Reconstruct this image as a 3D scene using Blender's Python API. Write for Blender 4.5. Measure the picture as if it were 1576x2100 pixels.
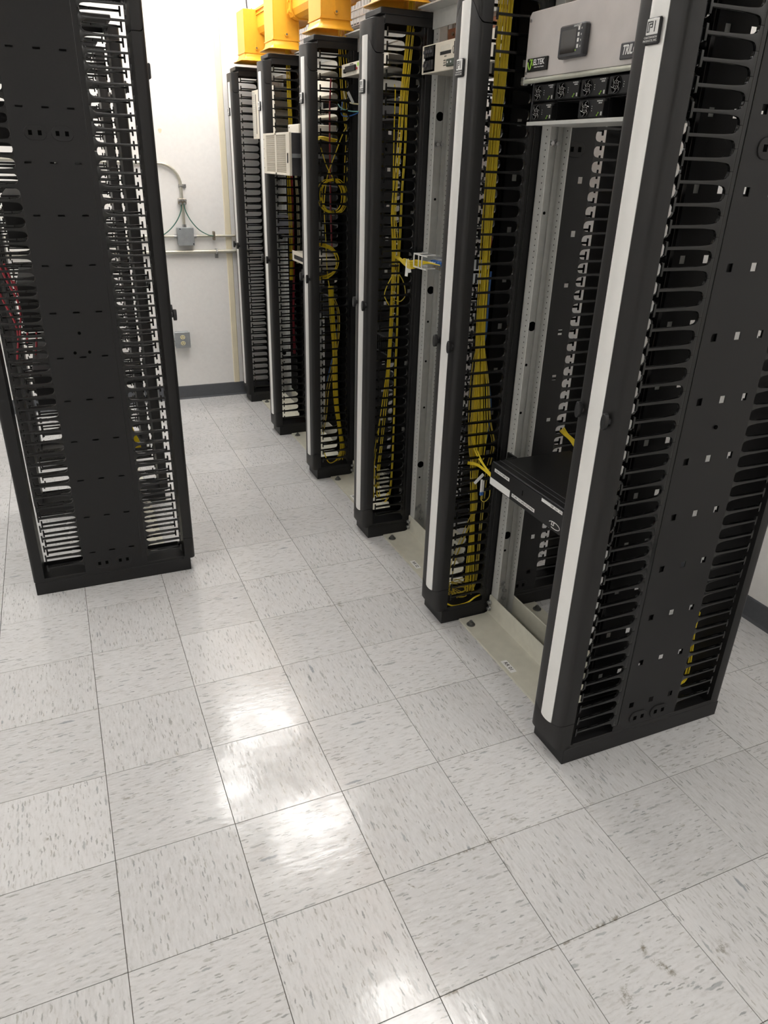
import bpy, bmesh, math, random
from mathutils import Vector, Matrix
random.seed(7)
for o in list(bpy.data.objects): bpy.data.objects.remove(o)
S = bpy.context.scene
C = bpy.context.scene.collection
PI = math.pi

# ------------------------------------------------------------------ camera, world, exposure
cam = bpy.data.cameras.new('camera'); cam_o = bpy.data.objects.new('camera', cam); C.objects.link(cam_o)
cam_o.location = (-0.2259, -1.4252, 1.6151)
cam_o.rotation_euler = (1.12118, -0.02879, -0.40456)
cam.sensor_fit = 'VERTICAL'; cam.sensor_height = 24.0; cam.lens = 1496.11 * 24.0 / 2100.0
cam.clip_start = 0.02
S.camera = cam_o
w = bpy.data.worlds.new('world'); S.world = w; w.use_nodes = True
w.node_tree.nodes['Background'].inputs[0].default_value = (0.9, 0.92, 1, 1)
w.node_tree.nodes['Background'].inputs[1].default_value = 0.15
S.view_settings.view_transform = 'Standard'; S.view_settings.look = 'None'
S.view_settings.exposure = 0.0; S.view_settings.gamma = 1.0
S.view_settings.use_curve_mapping = False
LAMP = 14.0
CEIL = 2.80
LAMPS = [(0.85, 3.42), (0.90, 2.25), (0.31, 2.80), (1.08, 0.72), (0.40, -2.70), (1.65, -1.60),  # last pair here is unseen, added to even out the light
         (-1.75, 3.2), (-1.75, 2.1), (-1.75, 1.0), (-1.75, -0.3)]  # left column: unseen fill added to brighten the rack fronts

# ------------------------------------------------------------------ materials
def nt(name):
    m = bpy.data.materials.new(name); m.use_nodes = True
    return m, m.node_tree.nodes, m.node_tree.links, m.node_tree.nodes['Principled BSDF']

def mat(name, col, rough=0.5, metal=0.0, spec=0.5, noise=0.06, nscale=60.0, bump=0.0, emit=0.0, coat=0.0):
    m, N, L, b = nt(name)
    b.inputs['Roughness'].default_value = rough
    b.inputs['Metallic'].default_value = metal
    b.inputs['Specular IOR Level'].default_value = spec
    if coat: b.inputs['Coat Weight'].default_value = coat; b.inputs['Coat Roughness'].default_value = 0.15
    tc = N.new('ShaderNodeTexCoord'); n = N.new('ShaderNodeTexNoise')
    n.inputs['Scale'].default_value = nscale; n.inputs['Detail'].default_value = 4
    L.new(tc.outputs['Object'], n.inputs['Vector'])
    r = N.new('ShaderNodeMapRange'); r.inputs[1].default_value = 0.3; r.inputs[2].default_value = 0.7
    r.inputs[3].default_value = 1 - noise; r.inputs[4].default_value = 1 + noise
    L.new(n.outputs['Fac'], r.inputs[0])
    mx = N.new('ShaderNodeVectorMath'); mx.operation = 'SCALE'; mx.inputs[0].default_value = col
    L.new(r.outputs[0], mx.inputs['Scale']); L.new(mx.outputs[0], b.inputs['Base Color'])
    if bump:
        bp = N.new('ShaderNodeBump'); bp.inputs['Strength'].default_value = bump; bp.inputs['Distance'].default_value = 0.002
        L.new(n.outputs['Fac'], bp.inputs['Height']); L.new(bp.outputs[0], b.inputs['Normal'])
    if emit:
        b.inputs['Emission Color'].default_value = (*col, 1); b.inputs['Emission Strength'].default_value = emit
    return m

def tile_mat():
    m, N, L, b = nt('vinyl_tile')
    def math_(op, a, c=None, clamp=False):
        x = N.new('ShaderNodeMath'); x.operation = op; x.use_clamp = clamp
        for i, q in enumerate((a, c)):
            if q is None: continue
            if isinstance(q, (int, float)): x.inputs[i].default_value = q
            else: L.new(q, x.inputs[i])
        return x.outputs[0]
    def ramp(v, a, c, lo=0.0, hi=1.0):
        r = N.new('ShaderNodeMapRange'); r.interpolation_type = 'SMOOTHSTEP'
        for i, q in enumerate((a, c, lo, hi)): r.inputs[i + 1].default_value = q
        L.new(v, r.inputs[0]); return r.outputs[0]
    def mix(f, a, c):
        x = N.new('ShaderNodeMix'); x.data_type = 'RGBA'
        if isinstance(f, float): x.inputs[0].default_value = f
        else: L.new(f, x.inputs[0])
        for i, q in ((6, a), (7, c)):
            if isinstance(q, tuple): x.inputs[i].default_value = (*q, 1)
            else: L.new(q, x.inputs[i])
        return x.outputs[2]
    tc = N.new('ShaderNodeTexCoord'); oi = N.new('ShaderNodeObjectInfo')
    off = N.new('ShaderNodeCombineXYZ')
    L.new(math_('MULTIPLY', oi.outputs['Random'], 53.0), off.inputs[0]); L.new(math_('MULTIPLY', oi.outputs['Random'], 91.0), off.inputs[1])
    add = N.new('ShaderNodeVectorMath'); add.operation = 'ADD'; L.new(tc.outputs['Object'], add.inputs[0]); L.new(off.outputs[0], add.inputs[1])
    # wobble so that the flecks have ragged outlines
    wn = N.new('ShaderNodeTexNoise'); wn.inputs['Scale'].default_value = 70; wn.inputs['Detail'].default_value = 3; L.new(add.outputs[0], wn.inputs['Vector'])
    ws = N.new('ShaderNodeVectorMath'); ws.operation = 'SCALE'; ws.inputs['Scale'].default_value = 0.009; L.new(wn.outputs['Color'], ws.inputs[0])
    wa = N.new('ShaderNodeVectorMath'); wa.operation = 'ADD'; L.new(add.outputs[0], wa.inputs[0]); L.new(ws.outputs[0], wa.inputs[1])
    st = N.new('ShaderNodeVectorMath'); st.operation = 'MULTIPLY'; st.inputs[1].default_value = (1, 0.17, 1); L.new(wa.outputs[0], st.inputs[0])
    fn = N.new('ShaderNodeTexNoise'); fn.inputs['Scale'].default_value = 170; fn.inputs['Detail'].default_value = 4; L.new(st.outputs[0], fn.inputs['Vector'])
    base = mix(ramp(oi.outputs['Random'], 0, 1), (0.575, 0.572, 0.568), (0.63, 0.627, 0.623))
    c = mix(math_('MULTIPLY', ramp(fn.outputs['Fac'], 0.50, 0.72), 0.42), base, (0.40, 0.39, 0.37))
    c = mix(math_('MULTIPLY', ramp(fn.outputs['Fac'], 0.50, 0.30), 0.35), c, (0.70, 0.698, 0.695))
    for sc, frac, rad, col_a, col_b, k in ((175, 0.34, 0.40, (0.26, 0.27, 0.27), (0.40, 0.385, 0.35), 0.85), (95, 0.22, 0.34, (0.25, 0.27, 0.28), (0.40, 0.39, 0.36), 0.85),
                                       (45, 0.09, 0.25, (0.12, 0.15, 0.18), (0.30, 0.29, 0.26), 0.95)):
        v = N.new('ShaderNodeTexVoronoi'); v.inputs['Scale'].default_value = sc; L.new(st.outputs[0], v.inputs['Vector'])
        sx = N.new('ShaderNodeSeparateColor'); L.new(v.outputs['Color'], sx.inputs[0])
        sel = math_('LESS_THAN', sx.outputs[0], frac)
        ms = math_('MULTIPLY', sel, ramp(v.outputs['Distance'], rad, rad * 0.6))
        ms = math_('MULTIPLY', math_('MULTIPLY', ms, k), ramp(sx.outputs[2], 0, 1, 0.5, 1.0))
        c = mix(ms, c, mix(sx.outputs[1], col_a, col_b))
    # worn-in dirt: patches and scuffs that stay where they are on the floor
    geo = N.new('ShaderNodeNewGeometry')
    dn = N.new('ShaderNodeTexNoise'); dn.inputs['Scale'].default_value = 55; dn.inputs['Detail'].default_value = 6; dn.inputs['Roughness'].default_value = 0.7; L.new(geo.outputs['Position'], dn.inputs['Vector'])
    tot = None
    for (x, y, rx, ry, a, s) in STAINS:
        sb = N.new('ShaderNodeVectorMath'); sb.operation = 'SUBTRACT'; L.new(geo.outputs['Position'], sb.inputs[0]); sb.inputs[1].default_value = (x, y, 0)
        rt = N.new('ShaderNodeVectorRotate'); rt.rotation_type = 'Z_AXIS'; rt.inputs['Angle'].default_value = -a; L.new(sb.outputs[0], rt.inputs[0])
        sc = N.new('ShaderNodeVectorMath'); sc.operation = 'DIVIDE'; L.new(rt.outputs[0], sc.inputs[0]); sc.inputs[1].default_value = (rx, ry, 1)
        ln = N.new('ShaderNodeVectorMath'); ln.operation = 'LENGTH'; L.new(sc.outputs[0], ln.inputs[0])
        q = ramp(ln.outputs['Value'], 1.0, 0.2, 0, s)
        tot = q if tot is None else math_('MAXIMUM', tot, q)
    dm = math_('MULTIPLY', tot, ramp(dn.outputs['Fac'], 0.44, 0.62))
    c = mix(math_('MULTIPLY', dm, 0.8, True), c, (0.16, 0.135, 0.085))
    # faint scuffs
    sn = N.new('ShaderNodeTexNoise'); sn.inputs['Scale'].default_value = 3.5; sn.inputs['Detail'].default_value = 5; L.new(geo.outputs['Position'], sn.inputs['Vector'])
    c = mix(math_('MULTIPLY', ramp(sn.outputs['Fac'], 0.58, 0.80), 0.10), c, (0.50, 0.47, 0.40))
    L.new(c, b.inputs['Base Color'])
    rn = N.new('ShaderNodeTexNoise'); rn.inputs['Scale'].default_value = 9; rn.inputs['Detail'].default_value = 4; L.new(add.outputs[0], rn.inputs['Vector'])
    L.new(ramp(rn.outputs['Fac'], 0.3, 0.75, 0.08, 0.22), b.inputs['Roughness'])
    b.inputs['Specular IOR Level'].default_value = 0.5
    s2 = N.new('ShaderNodeVectorMath'); s2.operation = 'MULTIPLY'; s2.inputs[1].default_value = (1, 0.35, 1); L.new(add.outputs[0], s2.inputs[0])
    bn = N.new('ShaderNodeTexNoise'); bn.inputs['Scale'].default_value = 48; bn.inputs['Detail'].default_value = 4; L.new(s2.outputs[0], bn.inputs['Vector'])
    bp = N.new('ShaderNodeBump'); bp.inputs['Strength'].default_value = 0.17; bp.inputs['Distance'].default_value = 0.003
    L.new(bn.outputs['Fac'], bp.inputs['Height']); L.new(bp.outputs[0], b.inputs['Normal'])
    return m

STAINS = [(0.803, -0.745, .014, .06, .5, 1.0), (0.79, -0.690, .03, .012, .9, .9), (0.682, -0.759, .035, .022, .6, 1.0), (0.755, -0.607, .09, .010, 0, 1.0), (0.60, -0.612, .10, .006, 0, 1.0),
          (0.614, -0.300, .022, .016, .3, 1.0), (0.55, -0.308, .12, .006, 0, .9), (0.709, -0.266, .03, .014, .2, .8), (0.55, -0.569, .025, .012, .3, .8),
          (0.362, -0.345, .055, .004, -.95, .9), (0.257, -0.162, .02, .03, 0, .6), (-0.119, 0.245, .035, .014, .3, 1.0), (0.07, 0.197, .035, .014, .1, .8), (-0.252, 0.198, .04, .010, 0, .8),
          (-0.458, 0.137, .012, .016, 0, 1.0), (-0.128, -0.306, .016, .010, 0, 1.0), (0.03, -0.422, .020, .012, 0, .7), (0.632, 0.905, .018, .03, .2, .9), (0.628, 0.790, .035, .02, .3, .9),
          (0.324, -0.612, .06, .007, 0, .9), (0.957, -0.759, .04, .025, .5, .8), (0.30, 0.62, .006, .09, .05, .7), (0.61, 0.55, .006, .12, 0, .6), (0.91, -0.30, .08, .005, 0, .7)]

M = {}
M['tile'] = tile_mat()
M['joint'] = mat('joint_dirt', (0.13, 0.12, 0.10), 0.9)
M['slab'] = mat('floor_slab', (0.6, 0.59, 0.57), 0.4)
M['wall'] = mat('wall_paint', (0.87, 0.855, 0.83), 0.75, noise=0.02, nscale=45, bump=0.25)
M['ceil'] = mat('ceiling_paint', (0.90, 0.895, 0.88), 0.9, noise=0.03, nscale=120)
M['cove'] = mat('vinyl_cove_base', (0.085, 0.09, 0.10), 0.45)
M['cream_strip'] = mat('cream_strip_paint', (0.82, 0.74, 0.55), 0.6, noise=0.03, nscale=12)
M['black'] = mat('black_powder_coat', (0.0130, 0.0127, 0.0131), 0.46, spec=0.33, noise=0.08, nscale=300)
M['door'] = mat('charcoal_door_plastic', (0.016, 0.0155, 0.0155), 0.42, spec=0.32, noise=0.05, nscale=300)
M['finger'] = mat('black_finger_plastic', (0.004, 0.004, 0.0042), 0.18, noise=0.05)
M['hole'] = mat('dark_hole', (0.002, 0.002, 0.002), 0.9, spec=0.03)
M['silver'] = mat('brushed_silver_strip', (0.84, 0.835, 0.81), 0.38, metal=0.1, noise=0.02, nscale=20)
M['knob'] = mat('black_latch_plastic', (0.015, 0.015, 0.016), 0.35)
M['rack'] = mat('grey_rack_paint', (0.57, 0.572, 0.546), 0.42, noise=0.05, nscale=40, metal=0.1)
M['rackbase'] = mat('grey_green_base_paint', (0.58, 0.565, 0.475), 0.45, noise=0.05, nscale=30)
M['rackhole'] = mat('shaded_tapped_hole', (0.05, 0.05, 0.045), 0.8, spec=0.1)
M['bolt'] = mat('zinc_bolt', (0.45, 0.45, 0.45), 0.3, metal=0.9)
M['dkbolt'] = mat('dull_anchor_bolt', (0.16, 0.16, 0.15), 0.45, metal=0.7)
M['conduit'] = mat('galvanised_conduit', (0.56, 0.54, 0.46), 0.38, metal=0.55, noise=0.06)
M['steelbox'] = mat('galvanised_box', (0.36, 0.38, 0.39), 0.45, metal=0.4, noise=0.08, nscale=30)
M['brass'] = mat('tarnished_clamp', (0.30, 0.26, 0.20), 0.4, metal=0.7)
M['green'] = mat('green_ground_wire', (0.04, 0.15, 0.11), 0.5)
M['ivory'] = mat('ivory_outlet', (0.72, 0.66, 0.42), 0.4)
M['duct'] = mat('yellow_duct_plastic', (0.86, 0.43, 0.035), 0.36, noise=0.03, spec=0.4)
M['fiber'] = mat('yellow_fiber_jacket', (0.88, 0.67, 0.02), 0.40)
M['fiber2'] = mat('dull_yellow_fiber_jacket', (0.68, 0.52, 0.06), 0.45)
M['blue'] = mat('blue_plastic', (0.03, 0.13, 0.42), 0.4)
M['aqua'] = mat('aqua_jacket', (0.20, 0.50, 0.50), 0.4)
M['red'] = mat('red_jacket', (0.34, 0.025, 0.04), 0.45)
M['white'] = mat('white_plastic', (0.78, 0.77, 0.74), 0.45)
M['paper'] = mat('white_label_paper', (0.82, 0.82, 0.80), 0.6, noise=0.01)
M['ink'] = mat('black_ink', (0.01, 0.01, 0.01), 0.7)
M['cream'] = mat('cream_panel_paint', (0.74, 0.69, 0.58), 0.45, noise=0.02)
M['creamdk'] = mat('beige_chassis_paint', (0.42, 0.40, 0.35), 0.5)
M['greypanel'] = mat('dark_grey_panel_paint', (0.56, 0.525, 0.505), 0.45, noise=0.05, nscale=18)
M['equip'] = mat('black_equipment', (0.010, 0.010, 0.0105), 0.42, spec=0.35)
M['equip2'] = mat('charcoal_equipment', (0.05, 0.05, 0.055), 0.5)
M['screen'] = mat('dark_glass_screen', (0.012, 0.010, 0.009), 0.08)
M['copper'] = mat('copper_bar', (0.45, 0.20, 0.11), 0.4, metal=0.6)
M['lime'] = mat('lime_green_print', (0.32, 0.62, 0.06), 0.5)
M['dgreen'] = mat('dark_green_block', (0.06, 0.08, 0.06), 0.4)
M['lightrod'] = mat('pale_rod', (0.55, 0.56, 0.48), 0.3, metal=0.3)
M['wire'] = mat('white_zinc_wire', (0.70, 0.70, 0.70), 0.35, metal=0.3)
M['lamp'] = mat('lit_lamp_diffuser', (1.0, 0.98, 0.955), 0.5, emit=LAMP, noise=0.0)
M['lampframe'] = mat('white_lamp_frame', (0.8, 0.8, 0.78), 0.5)

# ------------------------------------------------------------------ mesh helpers
class MB:
    def __init__(s): s.v = []; s.f = []
    def add(s, vs, fs):
        n = len(s.v); s.v += [tuple(q) for q in vs]; s.f += [tuple(i + n for i in q) for q in fs]; return s
    def box(s, x0, x1, y0, y1, z0, z1):
        vs = [(x, y, z) for x in (x0, x1) for y in (y0, y1) for z in (z0, z1)]
        return s.add(vs, [(0, 1, 3, 2), (4, 6, 7, 5), (0, 4, 5, 1), (2, 3, 7, 6), (0, 2, 6, 4), (1, 5, 7, 3)])
    def prism(s, poly, axis, a0, a1):
        """poly: 2d outline; axis 'x' -> (y,z), 'y' -> (x,z), 'z' -> (x,y)"""
        def pt(p, a):
            return {'x': (a, p[0], p[1]), 'y': (p[0], a, p[1]), 'z': (p[0], p[1], a)}[axis]
        n = len(poly); vs = [pt(p, a0) for p in poly] + [pt(p, a1) for p in poly]
        fs = [tuple(range(n)), tuple(range(2 * n - 1, n - 1, -1))] + [(i, (i + 1) % n, n + (i + 1) % n, n + i) for i in range(n)]
        return s.add(vs, fs)
    def loft(s, poly, zb, zt):
        """closed (x,y) outline with a bottom and a top height for each point"""
        n = len(poly)
        vs = [(p[0], p[1], zb(p)) for p in poly] + [(p[0], p[1], zt(p)) for p in poly]
        fs = [tuple(range(n - 1, -1, -1)), tuple(range(n, 2 * n))] + [(i, (i + 1) % n, n + (i + 1) % n, n + i) for i in range(n)]
        return s.add(vs, fs)
    def tube(s, pts, r, n=8, cap=True):
        pts = [Vector(p) for p in pts]; rings = []
        up = None
        for i, p in enumerate(pts):
            d = (pts[min(i + 1, len(pts) - 1)] - pts[max(i - 1, 0)])
            if d.length < 1e-9: d = Vector((0, 0, 1))
            d.normalize()
            if up is None: up = Vector((0, 0, 1)) if abs(d.z) < 0.9 else Vector((1, 0, 0))
            a = d.cross(up)
            if a.length < 1e-6: a = d.orthogonal()
            a.normalize(); b = d.cross(a); b.normalize(); up = -b if False else up
            up = (up - d * up.dot(d)); up = up.normalized() if up.length > 1e-4 else d.orthogonal().normalized()
            a = d.cross(up); b = up
            rr = r[i] if isinstance(r, (list, tuple)) else r
            rings.append([p + (a * math.cos(t) + b * math.sin(t)) * rr for t in [2 * PI * k / n for k in range(n)]])
        vs = [q for g in rings for q in g]; fs = []
        for i in range(len(rings) - 1):
            for k in range(n):
                fs.append((i * n + k, i * n + (k + 1) % n, (i + 1) * n + (k + 1) % n, (i + 1) * n + k))
        if cap: fs += [tuple(range(n - 1, -1, -1)), tuple(range((len(rings) - 1) * n, len(rings) * n))]
        return s.add(vs, fs)
    def cyl(s, p0, p1, r, n=12): return s.tube([p0, p1], r, n)

def mesh(name, mb, bevel=0.0, smooth=False, seg=1):
    me = bpy.data.meshes.new(name); me.from_pydata(mb.v, [], mb.f)
    bm = bmesh.new(); bm.from_mesh(me)
    bmesh.ops.recalc_face_normals(bm, faces=bm.faces)
    if bevel:
        ed = [e for e in bm.edges if len(e.link_faces) == 2 and e.calc_face_angle(0) > 0.6]
        bmesh.ops.bevel(bm, geom=ed, offset=bevel, segments=seg, profile=0.6, affect='EDGES', clamp_overlap=True)
    bm.to_mesh(me); bm.free()
    if smooth:
        me.shade_smooth()
        me.set_sharp_from_angle(angle=0.7)
    return me

def put(name, me, m=None, parent=None, loc=(0, 0, 0), rot=(0, 0, 0)):
    o = bpy.data.objects.new(name, me); C.objects.link(o)
    if m is not None and len(me.materials) == 0: me.materials.append(M[m])
    o.parent = parent; o.location = loc; o.rotation_euler = rot
    return o
def obj(name, mb, m, parent=None, loc=(0, 0, 0), rot=(0, 0, 0), bevel=0.0, smooth=False, seg=1):
    return put(name, mesh(name, mb, bevel, smooth, seg), m, parent, loc, rot)
def tag(o, label, cat, group=None):
    o['label'] = label; o['category'] = cat
    if group: o['group'] = group
    return o
def thing(name, label, cat, loc=(0, 0, 0), rotz=0.0, group=None):
    o = bpy.data.objects.new(name, None); C.objects.link(o); o.empty_display_size = 0.05
    o.location = loc; o.rotation_euler = (0, 0, rotz)
    return tag(o, label, cat, group)
def struct(o): o['kind'] = 'structure'; return o
def box(*a): return MB().box(*a)
def copy_part(o, parent, loc=None):
    c = o.copy(); C.objects.link(c); c.parent = parent
    if loc is not None: c.location = loc
    return c

def text(name, body, size, m, parent, loc, face='-x', align='CENTER', shear=0.0, bold=0.0, width=None, rotx=0.0):
    cu = bpy.data.curves.new(name, 'FONT'); cu.body = body; cu.size = size; cu.align_x = align; cu.align_y = 'CENTER'
    cu.shear = shear; cu.offset = bold; cu.extrude = 0.0002; cu.resolution_u = 2
    t = bpy.data.objects.new(name, cu); C.objects.link(t)
    dg = bpy.context.evaluated_depsgraph_get(); dg.update()
    me = bpy.data.meshes.new_from_object(t.evaluated_get(dg))
    bpy.data.objects.remove(t)
    if width and len(me.vertices):
        xs = [v.co.x for v in me.vertices]; k = width / max(1e-6, max(xs) - min(xs))
        for v in me.vertices: v.co.x *= k
    if face == '-x': R = Matrix(((0, 0, -1), (-1, 0, 0), (0, 1, 0)))
    elif face == '+z': R = Matrix(((0, 1, 0), (-1, 0, 0), (0, 0, 1)))      # lying flat, read from the aisle
    elif face == '-y': R = Matrix(((1, 0, 0), (0, 0, -1), (0, 1, 0)))
    me.transform(R.to_4x4())
    me.materials.clear()
    return put(name, me, m, parent, loc)

def catmull(P, n=8):
    P = [Vector(p) for p in P]
    if len(P) < 3: return P
    Q = [P[0] * 2 - P[1]] + P + [P[-1] * 2 - P[-2]]; out = []
    for i in range(1, len(Q) - 2):
        a, b, c, d = Q[i - 1], Q[i], Q[i + 1], Q[i + 2]
        for k in range(n):
            t = k / n
            out.append(0.5 * ((2 * b) + (c - a) * t + (2 * a - 5 * b + 4 * c - d) * t * t + (3 * b - a - 3 * c + d) * t ** 3))
    out.append(P[-1]); return out

def cable(name, pts, r, m, label, cat='cable', group=None, n=6, sub=6):
    o = obj(name, MB().tube(catmull(pts, sub), r, n), m, smooth=True)
    return tag(o, label, cat, group)

# ------------------------------------------------------------------ room
T = 0.3048
X0, X1, Y0, Y1 = -2.60, 2.125, -3.20, 3.88
floor = struct(obj('floor', box(X0, X1, Y0, Y1, -0.12, -0.0035), 'slab'))
obj('joint_bed', box(-7 * T, X1, -4 * T, Y1, -0.0034, -0.0028), 'joint', floor)
g = 0.0008
tile_me = {}
def tile_mesh(wx, wy):
    k = (round(wx, 3), round(wy, 3))
    if k not in tile_me:
        tile_me[k] = mesh('tile', box(-wx / 2 + g, wx / 2 - g, -wy / 2 + g, wy / 2 - g, -0.0028, 0.0), bevel=0.0005)
    return tile_me[k]
for i in range(-7, 7):
    for j in range(-4, 13):
        ax, bx_ = i * T, min((i + 1) * T, X1); ay, by = j * T, min((j + 1) * T, Y1)
        wx, wy = bx_ - ax, by - ay
        turn = (i + j) % 2 != 0
        o = put('tile', tile_mesh(wy, wx) if turn else tile_mesh(wx, wy), 'tile', floor, ((ax + bx_) / 2, (ay + by) / 2, 0),
                (random.uniform(-.0012, .0012), random.uniform(-.0012, .0012), PI / 2 if turn else 0))
struct(obj('ceiling', box(X0, X1, Y0, Y1, CEIL, CEIL + 0.1), 'ceil'))
struct(obj('wall_far', box(X0, X1, Y1, Y1 + 0.1, 0, CEIL), 'wall'))
struct(obj('wall_right', box(X1, X1 + 0.1, Y0, Y1, 0, CEIL), 'wall'))
struct(obj('wall_left', box(X0 - 0.1, X0, Y0, Y1, 0, CEIL), 'wall'))
struct(obj('wall_back', box(X0, X1, Y0 - 0.1, Y0, 0, CEIL), 'wall'))
def cove(name, axis, a, b, at, s):
    prof = [(0, 0), (0.012, 0), (0.006, 0.012), (0.004, 0.09), (0.0015, 0.096), (0, 0.096)]
    mb = MB()
    if axis == 'x': mb.prism([(at + s * p, z) for p, z in prof], 'x', a, b)
    else: mb.prism([(at + s * p, z) for p, z in prof], 'y', a, b)
    return struct(obj(name, mb, 'cove'))
cove('baseboard_far', 'x', X0, X1, Y1, -1)
cove('baseboard_right', 'y', Y0, Y1, X1, -1)
cove('baseboard_left', 'y', Y0, Y1, X0, 1)
cove('baseboard_back', 'x', X0, X1, Y0, 1)
struct(obj('trim_1', MB().prism([(0.880, Y1), (0.884, Y1 - 0.006), (0.918, Y1 - 0.006), (0.922, Y1)], 'z', 0.096, CEIL), 'cream_strip'))

# ceiling lamps, with unseen fill ones added behind, right and left
lf = mesh('frame', MB().box(-.31, .31, -.31, -.28, -.03, 0).box(-.31, .31, .28, .31, -.03, 0).box(-.31, -.28, -.28, .28, -.03, 0).box(.28, .31, -.28, .28, -.03, 0), bevel=0.003)
ld = mesh('diffuser', box(-.28, .28, -.28, .28, -.02, -.01))
LAMP_WHERE = ['by the far wall above the duct end', 'over the yellow duct, second from the far wall', 'over the aisle between the two rows', 'over the near end of the right rack row', 'behind the photographer', 'over the floor right of the photographer']
LAMP_WHERE += ['of the left column, %s from the far wall' % q for q in ('first', 'second', 'third', 'fourth')]
for (x, y), wtxt in zip(LAMPS, LAMP_WHERE):
    t = thing('ceiling_light', 'white square ceiling light ' + wtxt, 'light', (x, y, CEIL), 0, 'ceiling lights')
    put('frame', lf, 'lampframe', t); put('diffuser', ld, 'lamp', t)

# ------------------------------------------------------------------ vertical cable managers
W_, D_ = 0.148, 0.610
PITCH, NF = 0.0435, 45
ZMID = 0.113 + PITCH * (NF - 1) / 2
def finger_mesh():
    P = PITCH / 2 - 0.0002
    top = [(0.0, P), (0.0095, P), (0.0100, 0.0165), (0.0120, 0.0120), (0.0160, 0.0082), (0.024, 0.0060), (0.048, 0.0042), (0.085, 0.0035), (0.140, 0.0032)]
    tip = [(0.1405, 0.0145), (0.1465, 0.0145)]
    out = top + tip; poly = out + [(x, -z) for x, z in reversed(out)]
    mb = MB()
    mb.prism(poly, 'y', 0.0, 0.0042)
    rt = [p for p in top if p[0] < 0.05]; mb.prism(rt + [(x, -z) for x, z in reversed(rt)], 'y', 0.0042, 0.0075)
    bar = [p for p in top if p[0] >= 0.048]; mb.prism(bar + [(x, -z) for x, z in reversed(bar)], 'y', 0.0075, 0.0105)
    for a, b in ((0.048, 0.056), (0.088, 0.098), (0.132, 0.140)): mb.box(a, b, 0.0042, 0.0075, -0.0032, 0.0032)
    return mesh('finger', mb, bevel=0.0012, seg=2, smooth=True)
FINGER = finger_mesh()
HALF = PITCH * NF / 2
STRIP = mesh('finger_strip', MB().box(-0.012, 0.0, 0.0, 0.012, -HALF, HALF).box(-0.0155, -0.013, -0.0012, 0.006, -HALF, HALF), bevel=0.0008)

def panel_mesh(hw, hh):
    xs = [0.176, 0.418]; zs = [0.066, 2.075]
    cols = [0.231, 0.306, 0.381]; rows = [0.155 + 0.1578 * k for k in range(12)]
    for c in cols: xs += [c - hw / 2, c + hw / 2]
    for r in rows: zs += [r - hh / 2, r + hh / 2]
    xs.sort(); zs.sort(); bm = bmesh.new()
    V = [[bm.verts.new((x, 0, z)) for z in zs] for x in xs]
    for i in range(len(xs) - 1):
        for j in range(len(zs) - 1):
            cx, cz = (xs[i] + xs[i + 1]) / 2, (zs[j] + zs[j + 1]) / 2
            if any(abs(cx - c) < hw / 2 for c in cols) and any(abs(cz - r) < hh / 2 for r in rows): continue
            bm.faces.new((V[i][j], V[i + 1][j], V[i + 1][j + 1], V[i][j + 1]))
    bmesh.ops.recalc_face_normals(bm, faces=bm.faces)
    bmesh.ops.solidify(bm, geom=bm.faces[:], thickness=0.002)
    me = bpy.data.meshes.new('side_panel'); bm.to_mesh(me); bm.free()
    return me
PANEL_SQ = panel_mesh(0.017, 0.019); PANEL_SL = panel_mesh(0.022, 0.006)

def obround(cx, cz, w, h, n=8):
    r = h / 2; pts = []
    for k in range(n + 1): t = -PI / 2 + PI * k / n; pts.append((cx + w / 2 - r + r * math.cos(t), cz + r * math.sin(t)))
    for k in range(n + 1): t = PI / 2 + PI * k / n; pts.append((cx - w / 2 + r + r * math.cos(t), cz + r * math.sin(t)))
    return pts
KPLATE = mesh('knockout_plate', MB().prism(obround(0, 0, 0.066, 0.044), 'y', -0.0034, 0.001), bevel=0.0011)
KHOLE = mesh('knockout_hole', MB().box(-.0055, .0055, -0.0039, 0.0, -.007, .007))
KDOT = mesh('round_hole', MB().prism(obround(0, 0, 0.011, 0.011), 'y', -0.0024, 0.0))

# door outline seen from above (front is -x)
half = [(0.022, 0.0), (-0.006, 0.0), (-0.0125, 0.002), (-0.0180, 0.0075), (-0.0208, 0.016), (-0.0222, 0.030), (-0.0228, 0.047)]
DOORP = half + [(-0.0185, 0.0475), (-0.0185, W_ - 0.0475)] + [(x, W_ - y) for x, y in reversed(half)]
def seam_low(p): u = min(1, abs(p[1] - W_ / 2) / (W_ / 2)); return 0.127 + 0.026 * u ** 2.2
def seam_top(p): u = min(1, abs(p[1] - W_ / 2) / (W_ / 2)); return 2.018 - 0.060 * max(0, (u - 0.36) / 0.64) ** 1.3
fullp = half + [(-0.0232, W_ * 0.42), (-0.0233, W_ * 0.5), (-0.0232, W_ * 0.58)] + [(x, W_ - y) for x, y in reversed(half)]
BOOT = mesh('boot', MB().loft(fullp, lambda p: 0.055, lambda p: seam_low(p) - 0.002), bevel=0.0008, smooth=True)
DOOR = mesh('door', MB().loft(DOORP, seam_low, seam_top), smooth=True)
HOOD = mesh('hood', MB().loft(fullp, lambda p: seam_top(p) + 0.002, lambda p: 2.066), bevel=0.0012, smooth=True)
sp = [(-0.0235, 0.0485), (-0.0258, 0.056), (-0.0268, 0.065), (-0.0272, W_ / 2), (-0.0268, W_ - 0.065), (-0.0258, W_ - 0.056), (-0.0235, W_ - 0.0485), (-0.0186, W_ - 0.0485), (-0.0186, 0.0485)]
SILVER = mesh('silver_strip', MB().loft(sp, seam_low, seam_top), smooth=True)
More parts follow.
